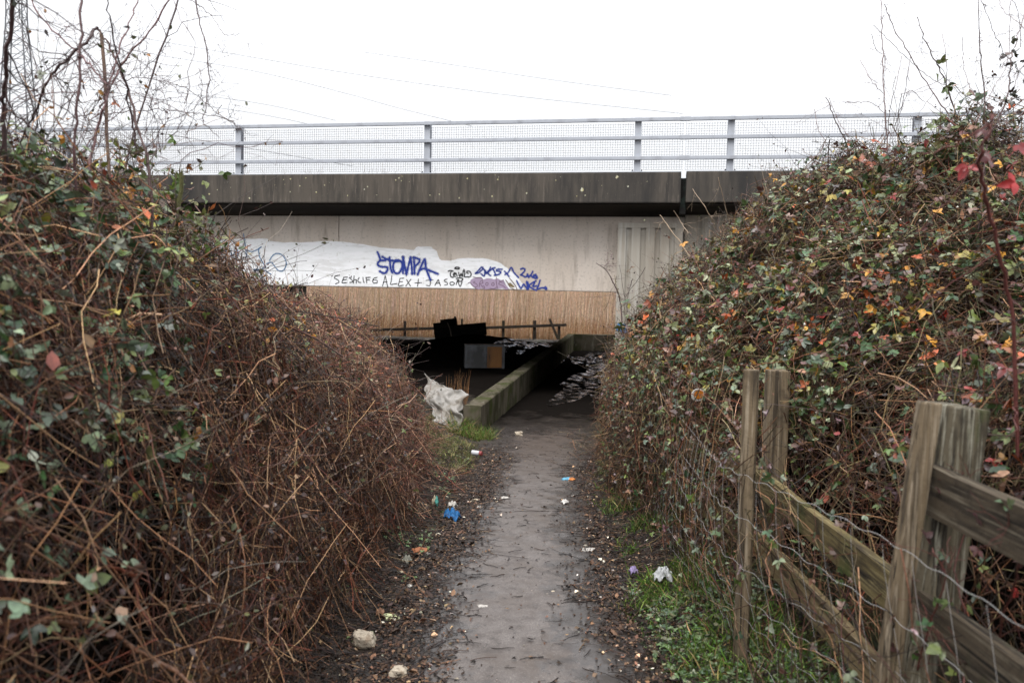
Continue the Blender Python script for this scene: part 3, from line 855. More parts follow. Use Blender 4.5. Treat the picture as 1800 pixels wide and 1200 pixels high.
# hedge volumes -----------------------------------------------------
def xfL(y): return np.interp(y, [0, 6, 8, 10, 12, 14], [-.80, -.72, -.84, -1.12, -1.5, -2.1]) + .09 * wob(y, 0, 2.1)
def HL(x, y):
    d = xfL(y) - x
    top = np.interp(y, [0, 3, 4.5, 5.5, 6.5, 8, 10, 12, 14], [2.4, 2.4, 2.05, 1.75, 1.62, 1.58, 1.38, 1.0, .7])
    h = top * (1 - np.exp(-np.maximum(d, 0) / .52)) + .15 * wob(x, y, 1.6) * sm(d / .8) + (.08 * wob(x, y, 3.4, 3) + .05 * wob(x, y, 7.)) * sm(d / .35)
    g = -.6 * sm((y - 3.5) / 9.5) * .6
    return np.where(d > 0, h + g * np.exp(-d / .6), g - .05)
def xfR(y): return np.interp(y, [0, 3.6, 4.25, 5.0, 6.0, 7, 9, 10.5, 12, 14], [1.42, 1.42, 1.42, 1.02, .92, .93, 1.08, 1.22, 1.5, 2.0]) + .04 * wob(y, 3, 2.3)
def HR(x, y):
    d = x - xfR(y)
    low = np.interp(y, [0, 3, 4, 6, 9, 11, 13], [.9, 1.0, 1.2, 1.2, 1.12, 1.05, .7])
    h = low * (1 - np.exp(-np.maximum(d, 0) / .09)) + np.minimum(np.maximum(d, 0) * .86, np.interp(y, [3, 4.5, 6.2, 7.8], [1.05, 1.2, 1.40, 1.62])) + .24 * wob(x, y, 1.35, 1.) * sm(d / .5) + (.14 * wob(x, y, 3.2, 3) + .06 * wob(x, y, 7., 2)) * sm(d / .2)
    g = -.55 * sm((y - 3.5) / 9.5) * np.exp(-np.maximum(d, 0) / .5)
    return np.where(d > 0, h + g, g - .05)
def n3(x, y, z, s=1.0, k=0.):
    x, y, z = x * s, y * s, z * s
    return (np.sin(x * 2.1 + y * 1.3 - z * 1.7 + k) + np.sin(-x * 1.4 + y * 2.2 + z * 2.3 + 2 * k + 1) + .8 * np.sin(x * 3.7 - y * 2.9 + z * 3.3 + k)
            + .6 * np.sin(x * 5.9 + y * 6.3 + z * 5.1 + 3 * k)) / 3.4
def gaps(x, y, z): return .16 + .84 * sm((n3(x, y, z, 1.9) + .28) / .42)
def shell(n, H, xr, yr, decay=.16, over=.03, zmin=-.6, dens=None):
    """random points near the outer surface of a hedge, with outward normals"""
    out, nr = [], []
    got = 0
    while got < n:
        m = 400000
        x = rng.uniform(*xr, m); y = rng.uniform(*yr, m); z = rng.uniform(zmin, 3.3, m)
        h = H(x, y); e = .03
        gx = (H(x + e, y) - h) / e; gy = (H(x, y + e) - h) / e
        q = np.sqrt(1 + gx * gx + gy * gy)
        s = (h - z) / q
        p = np.where(s < 0, np.exp(s / over * 1.5), np.exp(-s / decay))
        p = np.where(s < -over * 4, 0, p) * (z > gz(x, y))
        if dens is not None: p = p * dens(x, y, z)
        k = rng.random(m) < p
        out.append(np.stack([x, y, z], -1)[k]); nr.append(norm(np.stack([-gx, -gy, np.ones(m)], -1)[k])); got += k.sum()
    o = np.concatenate(out)[:n]; r = np.concatenate(nr)[:n]
    return o, r

def core(H, xs, ys, dx, parent, drop=.32):  # solid mass added inside a hedge to block light coming through
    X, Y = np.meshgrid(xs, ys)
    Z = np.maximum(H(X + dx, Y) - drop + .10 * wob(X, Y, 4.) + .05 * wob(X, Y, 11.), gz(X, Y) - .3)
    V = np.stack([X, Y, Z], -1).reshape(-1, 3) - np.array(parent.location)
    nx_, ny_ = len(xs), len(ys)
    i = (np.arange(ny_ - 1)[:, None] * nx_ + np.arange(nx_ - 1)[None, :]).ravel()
    return mesh_np('shade_core', V, np.stack([i, i + 1, i + nx_ + 1, i + nx_], -1), M['core'], parent)

def clumped(pal, p, w=None):
    """palette entries in patches: neighbouring leaves tend to share a colour"""
    pal = np.array(pal); n = len(p); w = np.ones(len(pal)) if w is None else np.array(w, dtype=float)
    cdf = np.cumsum(w) / w.sum()
    f = wob(p[:, 0] + p[:, 2] * .6, p[:, 1] - p[:, 2] * .8, 3.3, 1.7) * .32 + .5 + rng.normal(size=n) * .20
    f = np.where(rng.random(n) < .25, rng.random(n), np.mod(f, 1))
    idx = np.clip(np.searchsorted(cdf, f), 0, len(pal) - 1)
    return pal[idx] * np.clip(np.exp(rng.normal(size=(n, 1)) * .38 - .08), .3, 1.8) * rng.uniform(.93, 1.07, (n, 3))
def thicket(H, yr, xr, side, n_tw, n_cane, leafspec, name, label, cat, pal=CANE, wts=None, tw_len=(.15, .55), tw_r=(.0012, .0026), dens=None, group=None, core_dx=None, droop=.4, fringe=600, fringe_pal=GREY, cane_r=(.003, .006), ovr=.05):
    ym = (yr[0] + yr[1]) / 2; xm = (xfL(ym) - 1.2) if side < 0 else (xfR(ym) + 1.0)
    base = (float(xm), float(ym), float(gz(xm, ym)))
    pl_ = Plant(name, base, label=label, cat=cat, group=group)
    dn_ = gaps if dens is None else (lambda x, y, z: gaps(x, y, z) * dens(x, y, z))
    p, nn = shell(n_tw, H, xr, yr, decay=.20, dens=dn_, over=ovr)
    out = norm(nn * .55 + rand_dir(n_tw) * .9)
    L = rng.uniform(*tw_len, n_tw) ** 1.0
    d = rand_dir(n_tw); d = norm(d - nn * np.sum(d * nn, -1, keepdims=True) * .6 + np.array([0, 0, -.12]))
    C = curves(p - d * L[:, None] * .5, d, L, 6, .8, droop, .018)
    TW = C
    r = rng.uniform(*tw_r, n_tw)[:, None] * np.linspace(1, .55, 6)[None, :]
    pl_.stems(C, r, pick(pal, n_tw, wts, .4))
    # long arching canes
    if n_cane:
        p, nn = shell(n_cane, H, xr, yr, decay=.22)
        L = rng.uniform(.7, 2.2, n_cane)
        d = rand_dir(n_cane); d = norm(d - nn * np.sum(d * nn, -1, keepdims=True) * .75 + np.array([0, 0, .2]))
        C = curves(p - d * L[:, None] * .5, d, L, 10, .9, .9, .008)
        xx = C[..., 0]; hh = H(xx, C[..., 1]); e_ = .04
        qq = np.sqrt(1 + ((H(xx + e_, C[..., 1]) - hh) / e_) ** 2)
        outd = ((C[..., 2] - hh) / qq)
        face = (xfL(C[..., 1]) - xx) if side < 0 else (xx - xfR(C[..., 1]))
        ok = (outd.max(1) < rng.choice([.06, .34], n_cane, p=[.74, .26]) * np.where(C[..., 2].mean(1) > 1.1, 1, .4)) & (face.min(1) > -.09)
        C = C[ok]; n_cane = len(C)
        r = rng.uniform(*cane_r, n_cane)[:, None] * np.linspace(1, .45, 10)[None, :]
        pl_.stems(C, r, pick(pal, n_cane, wts, .35), 4)
        # prickles / small side shoots along the canes
        idx = rng.integers(0, n_cane, n_cane * 5); kk = rng.integers(1, 9, n_cane * 5)
        q = C[idx, kk]; dd = rand_dir(len(q))
        pl_.stems(curves(q, dd, rng.uniform(.03, .16, len(q)), 4, .5, .1, .03), np.full((len(q), 4), .0012) * np.linspace(1, .5, 4), pick(pal, len(q), wts, .35))
    # fringe: bare shoots standing out of the top with small dark buds
    if fringe:
        p, nn = shell(fringe, H, xr, yr, decay=.03, over=.03, zmin=.4)
        d = norm(nn * .6 + rand_dir(fringe) * .55 + np.array([0, 0, .55]))
        L = rng.uniform(.08, .35, fringe) * np.where(rng.random(fringe) < .15, 2.3, 1)
        C = curves(p - d * .08, d, L, 6, .45, .25, .02)
        pl_.stems(C, rng.uniform(.0012, .0022, fringe)[:, None] * np.linspace(1, .5, 6), pick(fringe_pal, fringe, None, .4))
        m = fringe * 5
        idx = rng.integers(0, fringe, m); kk = rng.integers(2, 6, m)
        q = C[idx, kk] + rng.normal(size=(m, 3)) * .012
        pl_.leaves(leaf_mesh(q, rand_dir(m), rand_dir(m), rng.uniform(.010, .028, m), pick([lin(70, 46, 44), lin(52, 38, 36), lin(96, 66, 48), lin(84, 84, 54)], m)))
    TP = TW[:, 1:].reshape(-1, 3); TP = TP[rng.permutation(len(TP))]
    h_ = H(TP[:, 0], TP[:, 1]); gx = (H(TP[:, 0] + .03, TP[:, 1]) - h_) / .03; gy = (H(TP[:, 0], TP[:, 1] + .03) - h_) / .03
    q_ = np.sqrt(1 + gx * gx + gy * gy); s_ = (h_ - TP[:, 2]) / q_; TN = np.stack([-gx, -gy, np.ones(len(gx))], -1) / q_[:, None]
    for (n, size, palette, w, dn, tri, dec) in leafspec:
        pr = np.exp(-np.maximum(s_, 0) / dec) * np.where(s_ < -.15, .0, 1)
        pr = pr * (.1 + .9 * gaps(TP[:, 0], TP[:, 1], TP[:, 2]))
        if dn is not None: pr = pr * dn(TP[:, 0], TP[:, 1], TP[:, 2])
        k_ = np.nonzero(rng.random(len(TP)) < pr)[0][:n]
        p, nn = TP[k_] + TN[k_] * rng.uniform(0, .03, (len(k_), 1)), TN[k_]; n = len(p)
        lo_n = norm(nn * .55 + np.array([0, -.25, .5]) + rng.normal(size=(n, 3)) * .55)
        cl = clumped(palette, p, w)
        if tri: pl_.leaves(trifoliate(p, lo_n, rng.uniform(*size, n), cl))
        else: pl_.leaves(leaf_mesh(p, lo_n, rand_dir(n), rng.uniform(*size, n), cl))
    root = pl_.build()
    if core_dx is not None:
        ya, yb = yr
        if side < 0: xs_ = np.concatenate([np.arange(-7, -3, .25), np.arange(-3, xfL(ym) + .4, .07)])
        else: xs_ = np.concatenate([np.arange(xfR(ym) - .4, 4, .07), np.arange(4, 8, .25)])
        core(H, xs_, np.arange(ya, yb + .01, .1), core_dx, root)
    return root

GREENS = [lin(62, 86, 44), lin(84, 104, 50), lin(104, 118, 60), lin(46, 70, 42), lin(112, 124, 96), lin(84, 98, 78)]
MIX = [lin(70, 88, 42), lin(98, 108, 50), lin(120, 126, 92), lin(52, 74, 42), lin(132, 122, 58), lin(172, 124, 46), lin(158, 78, 40), lin(122, 40, 34), lin(88, 56, 50), lin(110, 84, 74), lin(148, 108, 84)]
MIXW = [5, 4, 4, 4, 1.5, 1.2, 1.3, .8, 2, 2, 1.5]
AUT = [lin(190, 130, 50), lin(176, 92, 46), lin(142, 138, 62), lin(120, 62, 46), lin(100, 76, 54), lin(120, 124, 80)]
DARKL = [lin(70, 46, 44), lin(56, 40, 38), lin(100, 70, 50), lin(84, 60, 54)]

def clump(k, s=1.2, lo=-.1):
    return lambda x, y, z: .12 + .88 * sm((wob(x + z * .7, y - z * .5, s, k) - lo) / .5)
def nearL(x, y, z): return sm((-x / np.maximum(y, 1.) - .36) / .08) * sm((z - .72) / .4) * (.10 + .9 * sm((n3(x, z, y, 2.3, 2) + .05) / .3))
def topL(x, y, z): return sm((z - (HL(x, y) - .9)) / .4) * sm((-x - 1.1) / .5) * (.2 + .8 * sm((n3(x, y, z, 1.5, 5) + .2) / .3))
def twR(x, y, z): return .3 + .7 * sm((z - .2) / .8)

G = 'bramble thickets on the left of the path'
BR = [lin(96, 66, 50), lin(124, 88, 66), lin(72, 50, 42), lin(146, 112, 88), lin(90, 62, 58)]
def lfL(x, y, z): return sm((z - (HL(x, y) - 1.1)) / .5) * (.1 + .9 * sm((wob(x, z + y, 2.6, 3) + .1) / .4))
thicket(HL, (.9, 3.2), (-3.6, -.5), -1, 9500, 200,
        [(5200, (.024, .048), GREENS + [lin(132, 140, 120), lin(150, 140, 60)], [2, 2, 1.5, 3, 2.5, 3, 2.5, .8], nearL, True, .2), (500, (.03, .06), AUT, None, nearL, False, .1), (500, (.012, .028), BR, None, None, False, .1)],
        'bramble_thicket', 'nearest bramble thicket at the left edge, out of focus with grey green leaves', 'thicket', group=G, core_dx=.6, cane_r=(.003, .006), tw_r=(.0013, .0028))
thicket(HL, (3.2, 5.6), (-5, -.5), -1, 20000, 330,
        [(4200, (.026, .05), GREENS + [lin(132, 140, 120), lin(150, 140, 60)], [2, 2, 2, 3, 2, 2, 2, 1.5], nearL, True, .2), (9000, (.03, .06), AUT + GREENS[:3], [4, 2, 5, 1.5, 2, 3, 2, 2, 2], topL, False, .12), (2600, (.014, .03), BR, None, None, False, .1)],
        'bramble_thicket', 'tall brown bramble thicket behind the nearest leafy one, left of the path', 'thicket', group=G, core_dx=.6, tw_r=(.0014, .003))
thicket(HL, (5.6, 8.4), (-6, -.5), -1, 27000, 320,
        [(9000, (.026, .052), AUT, [3, 3, 3, 2, 3, 3], topL, False, .12), (3600, (.016, .032), BR, None, None, False, .1), (1000, (.02, .04), GREENS, None, lfL, True, .1)],
        'bramble_thicket', 'mid distance dry bramble thicket with orange leaves along its top', 'thicket', group=G, core_dx=.6, fringe=900, pal=FARC, tw_r=(.0016, .0034))
thicket(HL, (8.4, 13.5), (-8, -.9), -1, 30000, 260,
        [(4200, (.02, .04), DARKL + AUT[:4], None, topL, False, .1), (3600, (.018, .034), BR, None, None, False, .1)],
        'bramble_thicket', 'farthest bramble thicket drooping down to the white sheet and grass patch', 'thicket', group=G, core_dx=.6, fringe=1100, pal=FARC + OLIVE[:3], tw_r=(.0018, .0038))

G = 'overgrown hedge bushes behind the fence on the right'
def up_(x, y, z): return sm((z - .7) / .35) * (.22 + .78 * sm((wob(x + z, y, 1.7, 4) + .5) / .4))
def lowL(x, y, z): return .15 + .85 * sm((z - .45) / .4)
def low_sparse(x, y, z): return .22 + .78 * sm((z - .7) / .4)
RED = [lin(120, 40, 36), lin(100, 74, 78), lin(132, 112, 112), lin(176, 104, 60)]
thicket(HR, (1.6, 3.4), (1.2, 4.6), 1, 8000, 200,
        [(4200, (.028, .055), MIX, MIXW, up_, True, .16), (1300, (.03, .055), RED, None, up_, False, .1)],
        'hedge_bush', 'nearest hedge bush at the right edge behind the big leaning post', 'bush', group=G, core_dx=-.6, pal=CANE + OLIVE, dens=low_sparse, fringe=250, tw_r=(.0013, .0028))
thicket(HR, (3.4, 5.4), (1.1, 5.2), 1, 15000, 280,
        [(8500, (.03, .06), MIX, MIXW, up_, True, .16), (2600, (.03, .055), MIX + BR, MIXW + [1.5] * 5, lowL, False, .12)],
        'hedge_bush', 'dense leafy hedge bush behind the paired square fence posts', 'bush', group=G, core_dx=-.6, pal=CANE + OLIVE, dens=low_sparse, fringe=500, tw_r=(.0014, .003))
thicket(HR, (5.4, 8.0), (.9, 6.0), 1, 22000, 260,
        [(10500, (.032, .065), MIX, MIXW, up_, True, .16), (6000, (.02, .05), MIX + BR, MIXW + [2] * 5, lowL, False, .12)],
        'hedge_bush', 'tall autumn coloured hedge bush covering the fence in the middle of the right side', 'bush', group=G, core_dx=-.6, pal=CANE + OLIVE, fringe=1000, tw_r=(.0016, .0034))
def farR(x, y, z): return sm((x - 1.5) / .5) * (.3 + .7 * sm((wob(x + z, y, 1.7, 4) + .4) / .4))
thicket(HR, (8.0, 13.0), (.9, 8.0), 1, 34000, 200,
        [(7500, (.026, .05), MIX, MIXW, farR, True, .14), (7000, (.014, .03), BR + DARKL + OLIVE, None, None, False, .12)],
        'hedge_bush', 'farthest twiggy olive bush on the right beside the ribbed pier', 'bush', group=G, core_dx=-.6, pal=OLIVE + CANE[:4], fringe=1500, tw_r=(.0016, .0034))
# brambles straggling through the fence and netting
def HF(x, y): return np.where(x > 1.02 - .05 * sm((y - 5) / 2), np.interp(y, [1, 2.6, 3.6, 4.5, 6, 8], [.35, .45, .75, 1.0, 1.05, 1.0]) + .1 * wob(x, y, 4), -.5) - .55 * sm((y - 3.5) / 9.5)
sg = Plant('trailing_brambles', (1.15, 4.0, float(gz(1.15, 4.0))), label='dark leafy bramble trails woven through the fence rails and wire', cat='bramble')
n = 2600
yy = 1.7 + 6.5 * rng.random(n) ** .8; xx = np.where(rng.random(n) < .35 + .3 * (yy > 3.4), rng.uniform(.90, 1.15, n), rng.uniform(1.28, 1.45, n) + .12 * (yy < 4.6)); zt = np.interp(yy, [1, 2.6, 3.6, 4.5, 6, 8], [.75, .85, 1.05, 1.2, 1.2, 1.1]) * rng.random(n) ** .8
p = np.stack([xx, yy, zt - .6 * sm((yy - 3.5) / 9.5)], -1)
d = norm(rand_dir(n) * np.array([.25, 1, .9]) + np.array([-.05, 0, .25]))
L = rng.uniform(.12, .75, n)
C = curves(p - d * L[:, None] * .5, d, L, 8, .7, .4, .015)
C[..., 0] = np.clip(C[..., 0], .86 + .05 * rng.random((n, 1)), 1.5)
C[..., 2] = np.maximum(C[..., 2], gz(C[..., 0], C[..., 1]) + .01)
sg.stems(C, rng.uniform(.0012, .0032, n)[:, None] * np.linspace(1, .5, 8), pick(CANE + OLIVE, n, None, .4))
k_ = rng.integers(0, n, 2600); pt = C[k_, rng.integers(1, 8, 2600)]
keep = rng.random(2600) < np.clip(.30 + .8 * sm((pt[:, 1] - 3.2) / 1.5) + .3 * sm((pt[:, 2] - .5) / .4), 0, 1); pt = pt[keep]
sg.leaves(trifoliate(pt, rand_dir(len(pt)) * .7 + np.array([-.3, -.5, .5]), rng.uniform(.018, .04, len(pt)), clumped(GREENS + BR[:3] + RED[1:3], pt)))
sg.build()

# ------------------------------------------------------------------ traced saplings and canes
def stem_from(pl_, pts, Y, r0, r1, colr=None, jitY=.15, buds=True, side=10, slen=(.06, .28), n=24, sides=5):
    q = smooth_line(pts, 6)
    t = np.linspace(0, 1, len(q)); yv = Y + jitY * np.sin(t * 3 + rng.uniform(0, 6))
    w = np.array([P(a, b, c) for (a, b), c in zip(q, yv)])
    w += rng.normal(size=w.shape) * .003
    rr = np.linspace(r0, r1, len(w)) * (1 + .10 * rng.normal(size=len(w)))
    cc = np.array([colr if colr is not None else lin(84, 62, 58)]) * rng.uniform(.85, 1.15)
    pl_.stems(w[None], rr[None], cc, sides)
    if side:
        idx = rng.integers(1, len(w) - 1, side)
        tg = norm(np.gradient(w, axis=0))[idx]
        d = norm(tg * .7 + rand_dir(side) * .9)
        Ls = rng.uniform(*slen, side)
        C = curves(w[idx], d, Ls, 7, .6, .1, .02)
        pl_.stems(C, np.minimum(rr[idx] * .5, .003)[:, None] * np.linspace(1, .5, 7), np.repeat(cc, side, 0))
        m = side * 3
        i2 = rng.integers(0, side, m); k2 = rng.integers(1, 6, m)
        pl_.stems(curves(C[i2, k2], norm(d[i2] + rand_dir(m)), rng.uniform(.015, .09, m), 4, .5, 0, .03), np.full((m, 4), .0009), np.repeat(cc, m, 0))
    if buds:     # thorns and buds
        m = len(w) * 3
        idx = rng.integers(0, len(w), m)
        d = rand_dir(m)
        pl_.stems(np.stack([w[idx] + d * rr[idx][:, None] * .5, w[idx] + d * (rr[idx][:, None] + rng.uniform(.004, .010, (m, 1)))], 1), np.stack([rr[idx] * .45, rr[idx] * .05], 1), np.repeat(cc, m, 0))
    return w
def sprinkle(pl_, w, n, size, pal, spread=.05):
    idx = rng.integers(0, len(w), n)
    pl_.leaves(trifoliate(w[idx] + rng.normal(size=(n, 3)) * spread, rand_dir(n) + np.array([0, -.3, .5]), rng.uniform(*size, n), pick(pal, n)))
DK = lin(66, 48, 48)
def plant_at(px, Y, name, label, cat, group=None):
    x = P(px, 600, Y)[0]
    return Plant(name, (x, Y, float(gz(x, Y))), label=label, cat=cat, group=group)
GL = 'bare stems against the sky on the left'
def down(px, Y, pxt=None):   # continue a stem down to the ground
    return [(px + 12, 500), (px + 30, 800), (px + 25, 1150)]
s1 = plant_at(25, 2.6, 'bare_sapling', 'thick dark sapling stem at the far left edge, out of focus', 'sapling', GL)
w = stem_from(s1, [(24, -60), (20, 40), (10, 130), (5, 200), (10, 300), (12, 450), (20, 700), (10, 1000)], 2.5, .006, .010, DK, side=22, slen=(.1, .4)); sprinkle(s1, w, 18, (.02, .035), GREENS + AUT[:1], .1)
s1.build('stem', 'leaves')
s2 = plant_at(140, 2.9, 'bare_sapling', 'straight thorny upright stem rising through the left thicket', 'sapling', GL)
w = stem_from(s2, [(140, -60), (142, 60), (136, 180), (131, 280), (146, 420), (148, 560), (150, 800), (140, 1050)], 2.9, .0038, .006, lin(84, 58, 58), side=16, slen=(.08, .3)); s2.build('stem', 'leaves')
s3 = plant_at(190, 3.1, 'bare_sapling', 'forking pair of bare stems crossing in the upper left sky', 'sapling', GL)
stem_from(s3, [(310, -20), (262, 55), (214, 115), (190, 165), (170, 230), (158, 300), (170, 420), (176, 600), (175, 950)], 3.1, .003, .008, lin(110, 80, 80), side=10)
stem_from(s3, [(250, -20), (222, 50), (203, 110), (185, 165), (176, 210)], 3.1, .0025, .004, lin(110, 80, 80), side=6)
stem_from(s3, [(187, -20), (195, 50), (205, 95), (222, 150), (228, 190), (240, 260)], 3.1, .0025, .004, DK, side=6)
s3.build('stem', 'leaves')
s4 = plant_at(260, 3.3, 'bramble_cane', 'thick thorny bramble cane bent over in a sharp peak at upper left', 'bramble', GL)
stem_from(s4, [(246, 1000), (262, 700), (268, 450), (262, 300), (246, 235), (232, 178), (210, 118), (186, 72), (171, 49)], 3.3, .007, .0045, lin(88, 66, 62), side=8, sides=6)
stem_from(s4, [(171, 49), (150, 75), (118, 105), (85, 140), (66, 190), (45, 230), (30, 260)], 3.3, .006, .004, DK, side=12)
stem_from(s4, [(40, -20), (85, 45), (135, 90), (165, 125), (186, 150)], 3.3, .003, .004, lin(110, 80, 80), side=10)
s4.build('stem', 'leaves')
s5 = plant_at(420, 4.2, 'bare_sapling', 'thin drooping twigs hanging against the sky above the railing on the left', 'sapling', GL)
stem_from(s5, [(150, 900), (180, 500), (235, 240), (300, 40), (333, -40), (350, 35), (362, 80), (366, 140), (362, 190), (359, 215), (385, 242)], 4.0, .006, .0014, lin(96, 84, 84), side=12, slen=(.1, .35))
stem_from(s5, [(333, 0), (355, 15), (375, 32), (392, 58), (405, 62), (420, 60)], 4.0, .002, .001, lin(110, 98, 98), side=4)
stem_from(s5, [(130, 205), (190, 200), (235, 196), (272, 193), (310, 195), (350, 199), (395, 207), (415, 220), (432, 230)], 4.0, .0024, .0014, lin(96, 84, 84), side=14, slen=(.05, .2))
stem_from(s5, [(200, 145), (248, 136), (290, 143), (330, 157), (360, 180), (392, 206), (412, 218)], 4.0, .0022, .0014, lin(110, 98, 98), side=12, slen=(.05, .25))
stem_from(s5, [(140, 180), (190, 172), (240, 165), (275, 175), (310, 192), (340, 205)], 4.0, .0018, .001, lin(120, 108, 108), side=12, slen=(.05, .2))
stem_from(s5, [(330, 160), (326, 190), (312, 225)], 4.0, .0018, .001, lin(120, 108, 108), side=4)
stem_from(s5, [(352, 120), (352, 150), (355, 170), (360, 198)], 4.0, .0018, .001, lin(120, 108, 108), side=4)
s5.build('stem', 'leaves')
s6 = plant_at(90, 3.4, 'bare_sapling', 'tangle of fine bare twigs filling the upper left corner', 'sapling', GL)
n = 120
p = np.array([P(a_, b_, c_) for a_, b_, c_ in zip(rng.uniform(-20, 330, n), rng.uniform(120, 330, n), rng.uniform(2.8, 4.2, n))])
d = norm(rng.normal(size=(n, 3)) * np.array([.6, .3, .35]) + np.array([.12, 0, .6])); L = rng.uniform(.12, .55, n)
C = curves(p, d, L, 8, .7, .35, .02)
s6.stems(C, rng.uniform(.0010, .0022, n)[:, None] * np.linspace(1, .4, 8), pick([lin(96, 70, 70), lin(74, 52, 54), lin(120, 100, 96)], n))
m = n * 5; ii_, kk_ = rng.integers(0, n, m), rng.integers(1, 8, m)
C2 = curves(C[ii_, kk_], norm(rand_dir(m) + np.array([.1, 0, .3])), rng.uniform(.02, .12, m), 4, .5, 0, .03)
s6.stems(C2, np.full((m, 4), .0009) * np.linspace(1, .5, 4), pick([lin(96, 70, 70), lin(110, 88, 86)], m))
k_ = rng.choice(m, 170); s6.leaves(leaf_mesh(C2[k_, -1], rand_dir(170), rand_dir(170), rng.uniform(.008, .026, 170), pick([lin(96, 100, 70), lin(70, 46, 48), lin(170, 120, 60), lin(84, 92, 60)], 170)))
s6.build('stem', 'leaves')
s7 = plant_at(270, 4.1, 'leafy_sapling', 'green leaved sapling hiding the left end of the parapet', 'sapling')
for ln in ([(300, 900), (292, 600), (280, 450), (262, 380), (240, 300), (225, 255)], [(285, 500), (300, 420), (312, 350), (318, 290)], [(270, 430), (235, 380), (205, 330), (180, 280)], [(290, 460), (325, 420), (345, 395)]):
    w = stem_from(s7, ln, 4.1, .006, .002, lin(96, 84, 60), side=14, slen=(.06, .3)); sprinkle(s7, w[-18:], 60, (.03, .055), [lin(84, 104, 44), lin(104, 118, 52), lin(66, 84, 42), lin(120, 122, 70), lin(150, 92, 50)], .075)
s7.build('stem', 'leaves')
# woody stems inside the left thicket, in front of the mass
for i, (pts, Y, r0, r1, c, lab) in enumerate([
    ([(318, 300), (312, 400), (285, 440), (262, 500), (250, 600), (262, 700), (285, 900)], 3.4, .008, .010, lin(110, 110, 72), 'mossy green upright stem in the left thicket below the parapet end'),
    ([(180, 60), (195, 380), (215, 460), (245, 520), (262, 680), (330, 760), (400, 820), (440, 870)], 3.2, .007, .006, lin(128, 104, 88), 'long pale brown cane slanting down across the left thicket'),
    ([(0, 900), (60, 930), (130, 960), (200, 1000), (245, 1010)], 2.0, .008, .005, lin(104, 58, 42), 'orange brown cane slanting in the bottom left corner'),
    ([(-20, 1095), (80, 1092), (170, 1100), (240, 1140), (310, 1180), (360, 1230)], 1.8, .007, .005, lin(100, 68, 48), 'blurred tan cane lying across the bottom left corner'),
    ([(52, 830), (140, 845), (230, 850), (290, 862), (320, 875)], 2.6, .005, .004, lin(140, 104, 78), 'pale cane lying nearly level in the left thicket'),
    ([(225, 830), (270, 812), (320, 795), (362, 782)], 3.4, .013, .010, lin(176, 166, 140), 'stout pale bleached stick caught in the left thicket'),
    ([(365, 1060), (420, 1010), (450, 905), (455, 830), (440, 740), (410, 660), (380, 590)], 3.8, .006, .005, lin(80, 48, 44), 'dark red cane bending down the middle of the left thicket')]):
    c_ = plant_at(pts[3][0], Y, 'bramble_cane', lab, 'bramble')
    stem_from(c_, pts, Y, r0, r1, c, side=8, slen=(.05, .25), sides=6); c_.build('stem', 'leaves')

GR = 'bare shoots rising above the right hedge'
RT = [
    (1560, 6.2, [[(1547, -20), (1550, 60), (1553, 130), (1556, 200), (1562, 290), (1570, 420), (1580, 700)], [(1512, 107), (1535, 145), (1552, 165)], [(1533, 60), (1541, 90), (1556, 100), (1552, 140)], [(1556, 200), (1530, 180), (1500, 180), (1485, 180)],
                 [(1585, 100), (1575, 150), (1565, 190), (1560, 240)], [(1601, 100), (1590, 160), (1575, 230)]], 'slender upright bare shoot with side twigs nearest the middle of the sky'),
    (1640, 6.0, [[(1554, 8), (1572, 50), (1602, 102), (1640, 165), (1670, 205), (1700, 265), (1720, 330), (1740, 600)], [(1537, 45), (1570, 78), (1605, 112), (1640, 140), (1665, 152)], [(1625, 180), (1600, 160), (1580, 200), (1570, 235)]], 'long bare shoot slanting down to the right above the hedge'),
    (1690, 5.6, [[(1612, 29), (1628, 75), (1648, 115), (1664, 150), (1680, 200), (1700, 240), (1710, 400)], [(1657, 60), (1663, 100), (1664, 150)], [(1692, 64), (1694, 110), (1700, 140), (1712, 165), (1725, 190)]], 'bare shoot with a few green leaves partway along it'),
    (1730, 4.6, [[(1720, -20), (1722, 60), (1726, 120), (1731, 200), (1732, 280), (1740, 500)], [(1722, -10), (1745, 50), (1762, 90), (1775, 105)], [(1777, -20), (1775, 60), (1770, 110), (1750, 150), (1735, 175), (1715, 215)]], 'tall pair of bare stems near the right edge'),
    (1780, 4.2, [[(1805, 10), (1790, 60), (1778, 105), (1772, 160), (1755, 210), (1735, 260), (1720, 420)], [(1750, -15), (1765, 20), (1790, 40), (1810, 55)], [(1765, -20), (1790, 20), (1795, 80)], [(1810, 100), (1790, 130), (1780, 160)]], 'dark forked stems with a leafy knot at the right edge'),
    (1465, 7.6, [[(1452, 170), (1470, 215), (1490, 260), (1500, 330), (1510, 500)], [(1432, 193), (1440, 230), (1470, 280)], [(1457, 172), (1475, 215), (1492, 240)]], 'short bare shoot standing in front of the railing between posts'),
    (1205, 9.5, [[(1160, 378), (1180, 405), (1205, 440), (1225, 470), (1245, 500), (1260, 640)], [(1185, 370), (1200, 395), (1210, 410)], [(1262, 312), (1272, 350), (1282, 390), (1300, 450)], [(1218, 333), (1240, 365), (1255, 395)]], 'pale dead flower stalks leaning in front of the ribbed wall'),
    (1090, 9.6, [[(1048, 462), (1065, 475), (1080, 500), (1090, 530), (1094, 580), (1095, 700)], [(1062, 468), (1072, 458), (1076, 445)], [(1098, 585), (1104, 520), (1112, 490)]], 'small dark twig with a few leaves in front of the pier'),
]
